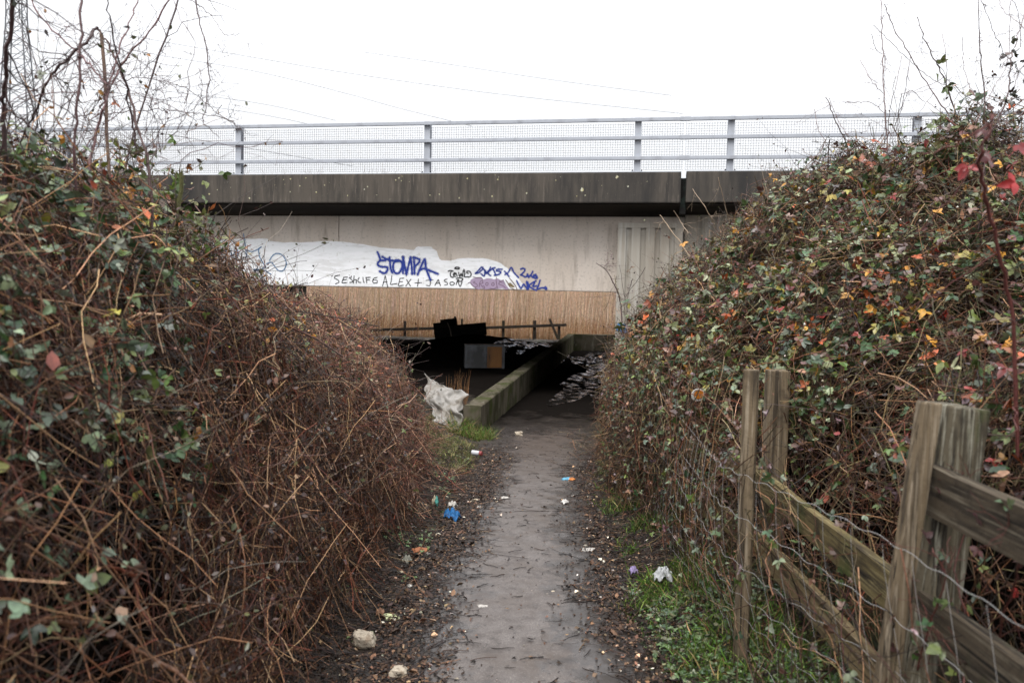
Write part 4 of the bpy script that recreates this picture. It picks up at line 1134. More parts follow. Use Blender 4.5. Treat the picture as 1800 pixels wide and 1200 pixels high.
for px, Y, lines, lab in RT:
    s_ = plant_at(px, Y, 'bare_shoot', lab, 'shoot', GR)
    k = Y / 5.5
    for j, ln in enumerate(lines):
        w = stem_from(s_, ln, Y, .0026 * k * (1 if j == 0 else .7), (.006 if j == 0 else .0022) * k, lin(116, 98, 96) if 'pale' not in lab else lin(168, 146, 122), side=(16 if j == 0 else 5), slen=(.05, .26 * k))
        if 'green leaves' in lab and j == 0: sprinkle(s_, w[12:26], 9, (.05, .075), GREENS[:3], .05)
        if 'knot' in lab and j == 0: sprinkle(s_, w[10:16], 26, (.02, .035), [lin(50, 50, 36), lin(60, 44, 40)], .04); sprinkle(s_, w[20:24], 26, (.02, .035), [lin(50, 50, 36), lin(60, 44, 40)], .07)
        if 'few leaves' in lab: sprinkle(s_, w, 8, (.015, .03), DARKL, .03)
    s_.build('stem', 'leaves')

# near leaves of the right hedge, out of focus red
nr = plant_at(1730, 2.2, 'bramble_cane', 'near cane with big dark red out of focus leaves at the right edge', 'bramble')
w = stem_from(nr, [(1745, 200), (1735, 240), (1722, 280), (1730, 330), (1750, 420), (1780, 560), (1790, 800)], 2.2, .004, .006, lin(90, 50, 46), side=6)
idx = np.array([P(1725, 228, 2.2), P(1702, 292, 2.2), P(1740, 282, 2.2), P(1790, 255, 2.2), P(1785, 320, 2.2)])
nr.leaves(trifoliate(idx, np.array([[.2, -.9, .4]] * 5) + rng.normal(size=(5, 3)) * .2, np.array([.035, .045, .04, .04, .05]), pick([lin(130, 36, 36), lin(116, 44, 44)], 5)))
nr.build('stem', 'leaves')
# snowberries scattered on the right hedge
p, nn = shell(260, HR, (1.4, 3.4), (4, 8), decay=.04, over=.02, zmin=1.0, dens=lambda x, y, z: (wob(x * 2, y * 2 + z, 2, 5) > .35) * 1.0)
p += nn * .03
V, F, c0 = [], [], 0
u_ = [(0, 0, 1), (.9, 0, .3), (.28, .85, .3), (-.73, .53, .3), (-.73, -.53, .3), (.28, -.85, .3), (.73, .53, -.4), (-.28, .85, -.4), (-.9, 0, -.4), (-.28, -.85, -.4), (.73, -.53, -.4), (0, 0, -1)]
fc = [(0, 1, 2), (0, 2, 3), (0, 3, 4), (0, 4, 5), (0, 5, 1), (1, 6, 2), (2, 7, 3), (3, 8, 4), (4, 9, 5), (5, 10, 1), (6, 7, 2), (7, 8, 3), (8, 9, 4), (9, 10, 5), (10, 6, 1), (6, 11, 7), (7, 11, 8), (8, 11, 9), (9, 11, 10), (10, 11, 6)]
u_ = np.array(u_)
rr = rng.uniform(.006, .011, len(p))
V = (p[:, None, :] + u_[None] * rr[:, None, None]).reshape(-1, 3)
F = (np.arange(len(p))[:, None, None] * 12 + np.array(fc)[None]).reshape(-1, 3)
tag(mesh_np('white_berries', V, F, M['berry'], None, np.repeat(pick([lin(225, 218, 205), lin(205, 190, 165)], len(p), None, .1), 12, 0), smooth=True),
    'tiny white berries scattered through the right hedge', 'berries', kind='stuff')

# ------------------------------------------------------------------ right fence
def fence_post(name, label, foot, top, w, d, mat, rz=.0, bevel=.008, group='wooden posts of the right fence'):
    root = empty(name, tuple(foot), 0, label=label, cat='fence')
    return root
fence = empty('wooden_fence', (1.3, 3.5, 0), label='overgrown weathered post and rail fence along the right of the path', cat='fence')
FO = np.array([1.3, 3.5, 0])
def fpost(a, b, w, d, mat, tw=0., name='post', lab=None, cuts=3):
    m_ = MB(); m_.bar(a - FO, b - FO, w, d, .007, tw)
    o = m_.build(name, M[mat], fence)
    if lab: o['label'] = lab
    return o
# (foot, top)
pA_t = P(1683, 712, 2.32); pA_b = np.array([pA_t[0] - .16, 2.32, -.3])
fpost(pA_b, pA_t, .145, .10, 'wood_moss', R(16), lab='thick leaning mottled grey post nearest the camera')
pA2_t = P(1634, 706, 2.24); pA2_b = np.array([pA2_t[0] - .17, 2.24, -.3])
fpost(pA2_b, pA2_t, .045, .055, 'wood', R(10), 'stake', 'pale split stake against the nearest post')
pB_t = P(1321, 649, 3.25); pB_b = np.array([pB_t[0] + .0, 3.25, -.3])
fpost(pB_b, pB_t, .058, .05, 'wood', R(-28), 'stake', 'square upright stake in front of the second post')
pC_t = P(1367, 650, 4.1); pC_b = np.array([pC_t[0], 4.1, -.4])
fpost(pC_b, pC_t, .10, .09, 'wood', R(8), lab='split square post behind the stake')
pD_t = P(1188, 668, 6.0); fpost(np.array([pD_t[0], 6.0, -.6]), pD_t, .12, .1, 'wood_moss')
pE_t = P(1128, 668, 7.9); fpost(np.array([pE_t[0], 7.9, -.8]), pE_t, .12, .1, 'wood_moss')
pF_t = P(1085, 668, 10.0); fpost(np.array([pF_t[0], 10.0, -.9]), pF_t, .12, .1, 'wood_moss')
pN_t = np.array([1.28, .3, 1.25])
def frail(a, b, h, mat='wood_moss', th=.035):
    m_ = MB(); m_.bar(Vector(a - FO), Vector(b - FO), th, h, .005)
    # bar's local x/y: keep the board upright
    return m_.build('rail', M[mat], fence)
def board(a, b, h, th, mat, name='rail'):
    a = np.array(a) - FO; b = np.array(b) - FO
    d = (b - a); L = np.linalg.norm(d); d = d / L
    up = np.array([0, 0, 1.0]); s = np.cross(d, up); s /= np.linalg.norm(s); up = np.cross(s, d)
    m4 = Matrix(((d[0], s[0], up[0], a[0]), (d[1], s[1], up[1], a[1]), (d[2], s[2], up[2], a[2]), (0, 0, 0, 1)))
    m_ = MB(); n = 14
    rings = []
    for i in range(n + 1):
        t = i / n * L; hh = h * (1 + .05 * math.sin(t * 5 + a[2] * 9)) / 2
        q = [(t, -th / 2, -hh), (t, th / 2, -hh + random.uniform(-.003, .003)), (t, th / 2, hh), (t, -th / 2, hh + random.uniform(-.003, .003))]
        rings.append([m_.bm.verts.new(m4 @ Vector(v)) for v in q])
    m_.bm.faces.new(rings[0]); m_.bm.faces.new(rings[-1][::-1])
    for i in range(n):
        for k in range(4): m_.bm.faces.new((rings[i][k], rings[i + 1][k], rings[i + 1][(k + 1) % 4], rings[i][(k + 1) % 4]))
    return m_.build(name, M[mat], fence)
off = np.array([-.085, 0, 0])
def zat(p, z): return np.array([p[0], p[1], z])
segs = [(pN_t, pA_t, 0), (pA_t, pC_t, 1), (pC_t, pD_t, 2), (pD_t, pE_t, 3), (pE_t, pF_t, 4)]
gb = lambda y: float(-.6 * sm((y - 3.5) / 9.5))
for a, b, k in segs:
    hs_ = (1.07, .70, .36, .04) if k == 0 else (.68, .36, .03)
    for j, hz in enumerate(hs_):
        za, zb = hz + gb(a[1]), hz + gb(b[1])
        o = off if k == 0 else off * .9
        board(zat(a, za) + o * .9 + np.array([0, .03, 0]), zat(b, zb) + o + np.array([0, -.03, 0]), .125 if k else .14, .038, 'rail_old' if k == 0 else ('rail_moss' if (j + k) % 2 else 'rail'))
board(P(1128, 678, 7.6), P(1196, 676, 6.05), .13, .04, 'rail')
iv = Plant('ivy_trail', (1.35, 2.2, float(gz(1.35, 2.2))), label='dark ivy trail climbing the rails beside the nearest leaning post', cat='ivy')
for ln, Y in (([(1690, 1230), (1700, 1100), (1680, 1000), (1705, 900), (1690, 830)], 2.1), ([(1740, 1230), (1760, 1100), (1790, 1000), (1770, 900)], 2.0), ([(1600, 1230), (1625, 1120), (1660, 1020), (1640, 960)], 2.2), ([(1490, 1230), (1480, 1100), (1500, 1000)], 2.7)):
    w = stem_from(iv, ln, Y, .003, .0015, lin(92, 52, 46), side=10, slen=(.05, .2)); sprinkle(iv, w, 16, (.02, .034), [lin(70, 92, 48), lin(52, 72, 40), lin(100, 112, 70), lin(88, 60, 60)], .045)
iv.build('stem', 'leaves')
# reflector disc
rf = empty('reflector', tuple(P(1227, 694, 4.6)), label='round amber reflector disc hanging in the right hedge', cat='reflector')
m_ = MB(); m_.cyl((0, .0, 0), (0, .008, 0), .04, .038, 20); m_.build('rim', solid('white plastic', (.6, .58, .54)), rf)
m_ = MB(); m_.cyl((.003, -.003, .004), (.003, .002, .004), .028, .03, 16); m_.build('lens', solid('amber plastic', lin(200, 120, 40), .3), rf)
rf.rotation_euler = (R(20), R(10), R(8))
# stock netting on the path side
net = empty('wire_netting', (1.05, 3.2, 0), label='rusty galvanised stock wire netting sagging along the right fence', cat='netting')
NO = np.array([1.05, 3.2, 0])
ny_ = np.linspace(1.2, 9.5, 260)
def net_x(y, z): return np.interp(y, [0, 2.2, 3.25, 6, 10], [1.12, 1.1, .945, 1.10, 1.2]) + .02 * np.sin(y * 2.1 + z * 5) + .05 * np.sin(z * 3 + y * .7)
hz = [.92, .74, .57, .42, .28, .15, .04]
PN = []
for z in hz:
    zz = z + gb_ if False else z - .6 * sm((ny_ - 3.5) / 9.5) + .025 * np.sin(ny_ * 1.7 + z * 11) + .006 * np.sin(ny_ * 40)
    PN.append(np.stack([net_x(ny_, z) + .003 * np.sin(ny_ * 38), ny_, zz], -1) - NO)
V, F = tubes(np.array(PN), np.full((len(hz), len(ny_)), .0009), 4)
mesh_np('line_wires', V, F, M['fwire'], net)
PV = []
for y in np.arange(1.3, 9.4, .15):
    zz = np.linspace(.02, .93, 12)
    yy = y + .015 * np.sin(zz * 9 + y * 3)
    PV.append(np.stack([net_x(yy, zz), yy, zz - .6 * sm((yy - 3.5) / 9.5)], -1) - NO)
V, F = tubes(np.array(PV), np.full((len(PV), 12), .0007), 4)
mesh_np('stay_wires', V, F, M['fwire'], net)

# ------------------------------------------------------------------ far fence, boards, cabinet, rubble
ff = empty('wooden_fence', tuple(P(885, 610, 37)), label='broken dark post and rail fence in front of the far reeds', cat='fence')
FF = np.array(ff.location)
for px, top_, w in ((712, 564, .12), (800, 556, .1), (885, 563, .13), (940, 563, .15), (983, 570, .13), (812, 560, .1), (640, 566, .12), (560, 566, .12)):
    a = P(px, top_, 37); m_ = MB(); m_.bar((a[0] - FF[0], 0, -.6), (a[0] - FF[0], 0, a[2] - FF[2]), w, w, .01); m_.build('post', M['wood_dark'], ff)
a = P(966, 560, 36.8) - FF; b_ = P(984, 604, 36.8) - FF
m_ = MB(); m_.bar(b_, a, .11, .11, .01); m_.build('post', M['wood_dark'], ff)['label'] = 'loose post leaning across the fence'
for (x0, y0, x1, y1) in ((560, 582, 765, 577), (855, 576, 996, 571)):
    m_ = MB(); a = P(x0, y0, 36.88) - FF; b_ = P(x1, y1, 36.88) - FF; m_.bar(a, b_, .08, .13, .01); m_.build('rail', M['wood_dark'], ff)
M['blackboard'] = tex_mat('charred black board', [((.012, .011, .011), one, 1, 0, 1), ((.03, .026, .022), (1, 1, 3), 3, .5, .65)], .8, .2)
GBd = 'dark boards dumped under the far side of the bridge'
def panel(px0, py0, px1, py1, hpx, Y, lab, lean=.1, th=.05):
    """board whose lower edge runs (px0,py0)-(px1,py1)"""
    a = P(px0, py0, Y); b = P(px1, py1, Y + .1)
    h = hpx * Y / 1400
    root_p = (a + b) / 2
    u = (b - a) / np.linalg.norm(b - a); up = np.array([-u[2] * .98, lean, u[0]]); up /= np.linalg.norm(up); nn_ = np.cross(u, up)
    L = np.linalg.norm(b - a)
    m_ = MB(); m_.box((-L / 2, -th / 2, 0), (L / 2, th / 2, h), .006)
    o = m_.build('dumped_board', M['blackboard'])
    o.matrix_world = Matrix(((u[0], nn_[0], up[0], root_p[0]), (u[1], nn_[1], up[1], root_p[1]), (u[2], nn_[2], up[2], root_p[2]), (0, 0, 0, 1)))
    tag(o, lab, 'board', GBd)
    return o
panel(792, 594, 856, 588, 22, 27.0, 'long tilted dark board leaning to the right of the pile', .1).rotation_mode = 'XYZ'
panel(765, 598, 793, 594, 30, 27.3, 'dark board at the left end of the dumped pile')
panel(776, 580, 805, 576, 18, 27.6, 'highest dark board standing behind the other two')
st = Plant('dead_stick', P(790, 592, 26.8), label='thin pale stick propped against the dumped boards', cat='stick')
st.stems(np.array([[P(787, 567, 26.8), P(791, 578, 26.8), P(794, 594, 26.7)]]), np.full((1, 3), .02), np.array([lin(150, 140, 130)]), 5); st.build('stem')

cb = empty('dumped_cabinet', tuple(P(852, 646, 20)), R(6), label='overturned white cabinet with an orange brown door under the bridge', cat='cabinet')
M['cab_white'] = tex_mat('dirty panel in painted shade', [((.10, .105, .115), one, 1, 0, 1), ((.04, .04, .04), (1, 1, .4), 2.5, .48, .64), ((.05, .045, .04), one, 5, .58, .7)], .5, .4, .2)  # dirt patches; panel and door colours lowered to hold the underpass shade
M['cab_door'] = tex_mat('orange brown door', [((.20, .085, .02), one, 1, 0, 1), ((.10, .045, .014), (1, 1, .3), 3, .5, .65)], .5, .4, .2)
m_ = MB(); m_.box((-.50, .02, -.02), (.50, .55, .57), .008); m_.build('carcass', M['cab_white'], cb)
m_ = MB(); m_.box((-.49, -.005, -.01), (.04, .018, .55), .006); m_.build('side_panel', M['cab_white'], cb)
m_ = MB(); m_.box((.06, -.012, .0), (.43, .018, .53), .006); d_ = m_.build('door', M['cab_door'], cb)
m_ = MB(); m_.box((.10, -.03, .22), (.115, -.012, .34), .003); m_.build('handle', M['bolt'], d_)
m_ = MB(); m_.box((.44, -.006, -.02), (.50, .018, .57), .004); m_.build('edge_strip', M['cab_white'], cb)

# ------------------------------------------------------------------ wet films on the floors under the bridge
def puddle(cx, cy, rx, ry, ang, lift=.03):
    nr, na = 26, 60
    r = np.linspace(0, 1, nr)[:, None]; a = np.linspace(0, 2 * math.pi, na, endpoint=False)[None, :]
    k = 1 + .22 * np.sin(a * 3 + cx) + .14 * np.sin(a * 7 + cy) + .08 * np.sin(a * 13)
    x, y = rx * r * k * np.cos(a), ry * r * k * np.sin(a)
    X_ = cx + x * math.cos(ang) + y * math.sin(ang); Y_ = cy - x * math.sin(ang) + y * math.cos(ang)
    Z_ = gz(X_, Y_) + lift
    i = (np.arange(nr - 1)[:, None] * na + np.arange(na)[None, :]); j = (np.arange(nr - 1)[:, None] * na + (np.arange(na)[None, :] + 1) % na)
    F = np.stack([i.ravel(), (i + na).ravel(), (j + na).ravel(), j.ravel()], -1)
    o = mesh_np('puddle', np.stack([X_ - cx, Y_ - cy, Z_], -1).reshape(-1, 3), F, M['water'], smooth=True); o.location = (cx, cy, 0)
    return tag(o, kind='structure')

# ------------------------------------------------------------------ white sheet dumped by the wall
def cloth_sheet():
    nx_, ny_ = 60, 44
    A = P(752, 672, 13.2); B_ = P(818, 700, 12.7); C_ = P(768, 772, 12.0)
    root = np.array([-1.05, 12.5, float(gz(-1.05, 12.5))])
    V = np.zeros((ny_, nx_, 3))
    TL, TR, BL, BR_ = P(744, 668, 13.5), P(818, 697, 12.9), P(764, 752, 12.3), P(806, 772, 12.1)
    for j in range(ny_):
        for i in range(nx_):
            u, v = i / (nx_ - 1), j / (ny_ - 1)
            p = (TL * (1 - u) + TR * u) * (1 - v) + (BL * (1 - u) + BR_ * u) * v
            rd = lambda t: (1 - abs(math.sin(t))) ** 1.4
            f = .10 * rd(u * 5.2 + v * 2.4 + .8 * math.sin(v * 6)) + .07 * rd(v * 6.4 - u * 2.5 + 1.2 * math.sin(u * 5)) + .035 * rd(u * 15 + v * 7) + .02 * rd(v * 21 - u * 13)
            p = p + np.array([.04 * math.sin(v * 9 + 1) + .03 * math.sin(v * 23), -f * .8, f * .6 + .03 * math.sin(u * 9) * (1 - v)])
            p[2] = max(p[2], float(gz(p[0], p[1])) + .02)
            V[j, i] = p
    i = (np.arange(ny_ - 1)[:, None] * nx_ + np.arange(nx_ - 1)[None, :]).ravel()
    m = tex_mat('dirty white sheet', [((.27, .255, .235), one, 1, 0, 1), ((.17, .15, .125), one, 3, .48, .62), ((.18, .15, .12), one, 8, .58, .7)], .7, .25, .6, .02, 14)
    o = mesh_np('crumpled_sheet', V.reshape(-1, 3) - root, np.stack([i, i + 1, i + nx_ + 1, i + nx_], -1), m, smooth=False)
    o.location = root
    md = o.modifiers.new('thick', 'SOLIDIFY'); md.thickness = .012
    return tag(o, 'crumpled dirty white plastic sheet dumped on the bank beside the low wall', 'sheet')
cloth_sheet()

# ------------------------------------------------------------------ reeds beyond the bridge
def reeds(n, xr, yr, hr, pal, name, label, tuft=True):
    x = rng.uniform(*xr, n); y = yr[0] + (yr[1] - yr[0]) * rng.random(n) ** 1.6
    h = rng.uniform(*hr, n) * (1 + .12 * wob(x, y, .6)); z0 = gz(x, y)
    lean = rng.normal(size=(n, 2)) * .07 + np.array([.05, 0])
    w = rng.uniform(.008, .02, n) * (y / 45)
    ts_ = np.array([0, .5, .86, .93, 1.0]); ww = np.array([1., .8, .6, 1.8 if tuft else .4, .15])
    rows = []
    for t, k in zip(ts_, ww):
        cx = x + lean[:, 0] * h * t * t; cy = y + lean[:, 1] * h * t * t; cz = z0 + h * t
        rows.append(np.stack([cx - w * k / 2, cy, cz], -1)); rows.append(np.stack([cx + w * k / 2, cy + .004, cz], -1))
    V = np.stack(rows, 1).reshape(-1, 3)
    b = (np.arange(n) * 10)[:, None]
    F = np.concatenate([b + np.array([[2 * i, 2 * i + 1, 2 * i + 3, 2 * i + 2]]) for i in range(4)])
    c = np.repeat(pick(pal, n, None, .12) * 1.15, 10, 0)
    return tag(mesh_np(name, V, F, M['reed'], None, c), label, 'reeds', kind='stuff')
REED = [lin(226, 200, 174), lin(216, 188, 160), lin(234, 212, 190), lin(206, 176, 148)]
reeds(60000, (-24, 20), (39.5, 52), (2.6, 3.5), REED, 'reed_bed', 'dense pale straw coloured reed bed seen through the underpass')
reeds(7000, (-20, 12), (37.2, 39.8), (.5, 1.25), [lin(170, 134, 100), lin(138, 100, 70), lin(190, 156, 122)], 'dry_grass', 'short rusty brown dry grass in front of the reeds', False)
reeds(60, (-1.1, -.75), (13.0, 14.6), (.25, .55), [lin(140, 100, 66), lin(160, 120, 84)], 'dry_grass', 'few dry brown stalks behind the near end of the low wall', False)
# tufts on the bridge parapet top
n = 160
u = rng.choice([-5.6, -4.6, -3.4, -3.0, -1.9, -.9, -6.5], n) + rng.normal(size=n) * .16
wx, wy = bworld(u, rng.uniform(.40, .8, n))
p0 = np.stack([wx, wy, np.full(n, 4.0)], -1)
C = curves(p0, norm(rand_dir(n) * .35 + np.array([.2, 0, 1.])), rng.uniform(.18, .5, n), 5, .5, .5, .02)
V, F = tubes(C, np.full((n, 5), .004) * np.linspace(1, .5, 5), 3)
tag(mesh_np('dry_grass', V, F, M['twig'], None, np.repeat(pick([lin(170, 140, 104), lin(140, 116, 84)], n), 15, 0)), 'dry grass tufts growing on the bridge edge behind the railing', 'grass', kind='stuff')

# ------------------------------------------------------------------ grass verges
def grass(x, y, h, pal, name, label, wts=None, w=(.0025, .005), lean=.5, zoff=0.):
    n = len(x); z = gz(x, y) + zoff
    p0 = np.stack([x, y, z - .01], -1)
    d = norm(np.stack([rng.normal(size=n) * lean, rng.normal(size=n) * lean - .1, np.ones(n)], -1))
    C = curves(p0, d, h, 4, .7, .7, .01)
    s = norm(np.cross(d, rand_dir(n)))
    ww = rng.uniform(*w, n)
    k = np.array([1, .85, .55, .05])
    A = C - s[:, None, :] * (ww[:, None] * k)[..., None]; B = C + s[:, None, :] * (ww[:, None] * k)[..., None]
    V = np.stack([A, B], 2).reshape(-1, 3)
    b = (np.arange(n) * 8)[:, None]
    F = np.concatenate([b + np.array([[2 * i, 2 * i + 1, 2 * i + 3, 2 * i + 2]]) for i in range(3)])
    return tag(mesh_np(name, V, F, M['grass'], None, np.repeat(pick(pal, n, wts, .3), 8, 0)), label, 'grass', kind='stuff')
GP = [lin(96, 128, 50), lin(78, 108, 42), lin(120, 140, 66), lin(150, 140, 90), lin(160, 130, 90)]
def scatter(n, xr, yr, f):
    o = []
    while sum(len(a) for a in o) < n:
        q = np.stack([rng.uniform(*xr, 60000), rng.uniform(*yr, 60000)], -1)
        o.append(q[rng.random(60000) < f(q[:, 0], q[:, 1])])
    return np.concatenate(o)[:n]
q = scatter(17000, (.45, 1.7), (2.2, 12.5), lambda x, y: sm((x - path_r(y) + .02 + .12 * wob(x, y, 3)) / .22) * sm((wob(x, y, 2.6, 1) + .22) / .35) * np.exp(-y * .08) * sm((1.45 - x) / .3))
grass(q[:, 0], q[:, 1], rng.uniform(.03, .14, len(q)), GP, 'verge_grass', 'bright green grass along the right edge of the path', [5, 4, 3, 1.2, .8])
q = scatter(9000, (-1.7, -.2), (8.3, 13.0), lambda x, y: np.clip(sm((path_l(y) - x) / .18) * (sm((wob(x, y, 2.0, 5) + .45) / .3)) * (x > xfL(y) - .25), 0, 1))
GP2 = [lin(112, 122, 66), lin(92, 106, 54), lin(140, 140, 88), lin(160, 148, 104), lin(150, 124, 88)]
grass(q[:, 0], q[:, 1], rng.uniform(.03, .13, len(q)), GP2, 'verge_grass', 'pale green grass patch left of the path before the low wall', [3, 3, 4, 3, 1.5])
q = scatter(1600, (-.95, -.25), (11.9, 12.6), lambda x, y: (np.abs(x - wall_x(y)) > -.1) * 1.0 * (y < 12.46))
grass(q[:, 0], q[:, 1], rng.uniform(.08, .3, len(q)), GP, 'verge_grass', 'longer grass growing against the end of the low wall', [4, 3, 4, 3, 1.5])

# weeds: small broad leaves at lower right
q = scatter(2300, (.5, 1.4), (2.3, 4.4), lambda x, y: sm((x - path_r(y) + .05) / .2) * sm((wob(x, y, 3.1, 7) + .35) / .3))
n = len(q)
pp = np.stack([q[:, 0], q[:, 1], gz(q[:, 0], q[:, 1]) + rng.uniform(.01, .05, n)], -1)
V, FL, c = trifoliate(pp, rand_dir(n) * .5 + np.array([0, -.2, 1.]), rng.uniform(.012, .028, n), pick([lin(78, 104, 60), lin(98, 120, 74), lin(60, 84, 50), lin(110, 112, 80)], n))
tag(mesh_np('ground_weeds', V, FL, M['leaf'], None, c), 'low green creeping weeds at the foot of the right fence', 'weeds', kind='stuff')
q = scatter(500, (-1.1, -.5), (3.5, 9.5), lambda x, y: sm((wob(x, y, 3.1, 9) - .1) / .3))
n = len(q)
pp = np.stack([q[:, 0], q[:, 1], gz(q[:, 0], q[:, 1]) + rng.uniform(.01, .06, n)], -1)
V, FL, c = trifoliate(pp, rand_dir(n) * .5 + np.array([0, -.2, 1.]), rng.uniform(.012, .025, n), pick([lin(88, 110, 60), lin(98, 120, 74)], n))
tag(mesh_np('ground_weeds', V, FL, M['leaf'], None, c), 'few small green weeds at the foot of the left thicket', 'weeds', kind='stuff')

# ------------------------------------------------------------------ leaf litter and twigs on the ground
def edge_density(x, y):
    c = (path_l(y) + path_r(y)) / 2; hw = (path_r(y) - path_l(y)) / 2
    t = np.abs(x - c - .06 - .07 * wob(y, y * 0, 1.6)) / hw
    far = sm((12.2 - y) / 3)
    return np.clip(.012 + .30 * sm((t - .30) / .3) * (.3 + .7 * sm((wob(x, y, 4, 3) + .2) / .4)) + .70 * sm((t - .55) / .3), 0, 1) * far
q = scatter(80000, (-1.35, 1.45), (2.0, 12.5), lambda x, y: edge_density(x, y) * np.exp(-.12 * (y - 2)))
n = len(q)
onpath = (q[:, 0] > path_l(q[:, 1])) & (q[:, 0] < path_r(q[:, 1]))
zz = gz(q[:, 0], q[:, 1]) + np.where(onpath, .022, .006) + rng.uniform(0, .006, n)
pp = np.stack([q[:, 0], q[:, 1], zz], -1)
V, FL, c = leaf_mesh(pp, rand_dir(n) * .38 + np.array([0, 0, 1.]), rand_dir(n), rng.uniform(.006, .026, n) * np.where(rng.random(n) < .12, 1.8, 1),
                     pick([lin(40, 32, 28), lin(64, 48, 38), lin(88, 66, 50), lin(110, 82, 62), lin(58, 44, 38), lin(160, 134, 104), lin(206, 196, 180)], n, [6, 8, 7, 5, 6, 1.5, .45], .35), .5, .4)
tag(mesh_np('leaf_litter', V, FL, M['deadleaf'], None, c), 'dark rotting leaf litter along both edges of the path', 'leaf litter', kind='stuff')
q = scatter(14000, (-1.35, 1.4), (2.0, 12.5), lambda x, y: np.clip(edge_density(x, y) + .012, 0, 1) * np.exp(-.12 * (y - 2)))
n = len(q)
onpath = (q[:, 0] > path_l(q[:, 1])) & (q[:, 0] < path_r(q[:, 1]))
L = rng.uniform(.02, .12, n) * np.where(rng.random(n) < .06, 3.0, 1)
a = rng.uniform(0, 2 * math.pi, n)
d = np.stack([np.cos(a), np.sin(a) * .8, rng.normal(size=n) * .05], -1)
p0 = np.stack([q[:, 0], q[:, 1], gz(q[:, 0], q[:, 1])], -1)
C = curves(p0, norm(d), L, 5, .5, 0, .03)
C[..., 2] = gz(C[..., 0], C[..., 1]) + .024 + np.abs(C[..., 2] - C[:, :1, 2]) * .25
V, F = tubes(C, rng.uniform(.0012, .0036, n)[:, None] * np.linspace(1, .6, 5), 3)
tag(mesh_np('fallen_twigs', V, F, M['twig'], None, np.repeat(pick([lin(36, 26, 24), lin(52, 38, 32), lin(80, 60, 48), lin(130, 104, 80)], n, [6, 5, 2, .8], .3), 15, 0)),
    'small fallen twigs strewn over the path and its edges', 'twigs', kind='stuff')
# grit and pale chips
q = scatter(3000, (-.9, 1.3), (2.0, 12.5), lambda x, y: np.clip(edge_density(x, y) * .8 + .05, 0, 1))
n = len(q); rr = rng.uniform(.0015, .005, n)
pp = np.stack([q[:, 0], q[:, 1], gz(q[:, 0], q[:, 1]) + .022], -1)
V = (pp[:, None, :] + u_[None] * rr[:, None, None] * np.array([1, 1, .6])).reshape(-1, 3)
F = (np.arange(n)[:, None, None] * 12 + np.array(fc)[None]).reshape(-1, 3)
tag(mesh_np('loose_grit', V, F, M['berry'], None, np.repeat(pick([lin(150, 138, 124), lin(190, 180, 165), lin(110, 98, 88)], n, None, .2), 12, 0)), 'loose pale grit scattered over the path', 'grit', kind='stuff')

# ------------------------------------------------------------------ rubbish
def ground_at(px, py):
    lo_, hi_ = 1.5, 30.
    for _ in range(40):
        m_ = (lo_ + hi_) / 2; p = P(px, py, m_)
        if p[2] > gz(p[0], p[1]) + .02: lo_ = m_
        else: hi_ = m_
    p = P(px, py, lo_); return np.array([p[0], p[1], float(gz(p[0], p[1])) + .015])
def scrap(name, px, py, wpx, hpx, colr, label, cat, crumple=.35, flat=.5, n=14, group=None, seed=0, rz=None, colr2=None):
    """crumpled sheet of paper or plastic, wpx wide"""
    g = ground_at(px, py); s = wpx * .85 * g[1] / 1400; t = max(hpx * g[1] / 1400, .01)
    r_ = np.random.default_rng(seed + int(px * 7 + py))
    U, Vv = np.meshgrid(np.linspace(-1, 1, n), np.linspace(-1, 1, n))
    ph = r_.uniform(0, 6, 8)
    rad = 1 + .14 * np.sin(np.arctan2(Vv, U) * 2 + ph[0]) + .08 * np.sin(np.arctan2(Vv, U) * 5 + ph[1])
    X_ = U * rad * s / 2 * (1 - .1 * np.abs(Vv)); Y_ = Vv * rad * s / 2 * .9 * (1 - .1 * np.abs(U))
    Z_ = t * (.55 + crumple * (np.abs(np.sin(U * 4 + ph[2] + Vv * 2)) + np.abs(np.sin(Vv * 5 + ph[3] - U * 3)) + .4 * r_.random(U.shape))) * (1 - .75 * np.clip((U ** 2 + Vv ** 2) / 2, 0, 1)) * flat * .75
    i = (np.arange(n - 1)[:, None] * n + np.arange(n - 1)[None, :]).ravel()
    V = np.stack([X_, Y_, Z_], -1).reshape(-1, 3)
    c = np.repeat(np.array([colr]), len(V), 0)
    if colr2 is not None:
        c[(V[:, 0] > s * .05)] = colr2
    o = mesh_np(name, V, np.stack([i, i + 1, i + n + 1, i + n], -1), M['rubbish'], None, c)
    o.location = g; o.rotation_euler = (0, 0, r_.uniform(-.6, .6) if rz is None else rz)
    md = o.modifiers.new('thick', 'SOLIDIFY'); md.thickness = .0025
    return tag(o, label, cat, group)
W_ = lin(196, 190, 182)
scrap('plastic_bag', 794, 914, 38, 18, lin(40, 104, 160), 'crumpled bright blue plastic bag at the left edge of the path', 'bag', .6, 1.0, 22)
scrap('paper_cup', 795, 893, 18, 13, W_, 'squashed white cup just above the blue bag', 'cup', .5, 1.)
scrap('drinks_carton', 765, 893, 16, 22, lin(190, 176, 150), 'torn cream and green carton left of the blue bag', 'carton', .5, 1., colr2=lin(80, 150, 140))
scrap('paper_scrap', 727, 925, 12, 5, W_, 'small pale paper scrap left below the carton', 'paper')
scrap('paper_scrap', 836, 880, 24, 9, lin(205, 190, 165), 'cream tissue scrap on the leaf litter above the blue bag', 'paper')
scrap('paper_scrap', 843, 892, 12, 9, W_, 'crumpled white tissue beside the cream one', 'paper')
scrap('paper_scrap', 887, 874, 18, 6, W_, 'flat white paper scrap on the path centre left', 'paper')
scrap('paper_scrap', 993, 884, 18, 8, lin(214, 210, 205), 'bright white tissue on the right side of the path', 'tissue', .5, .9)
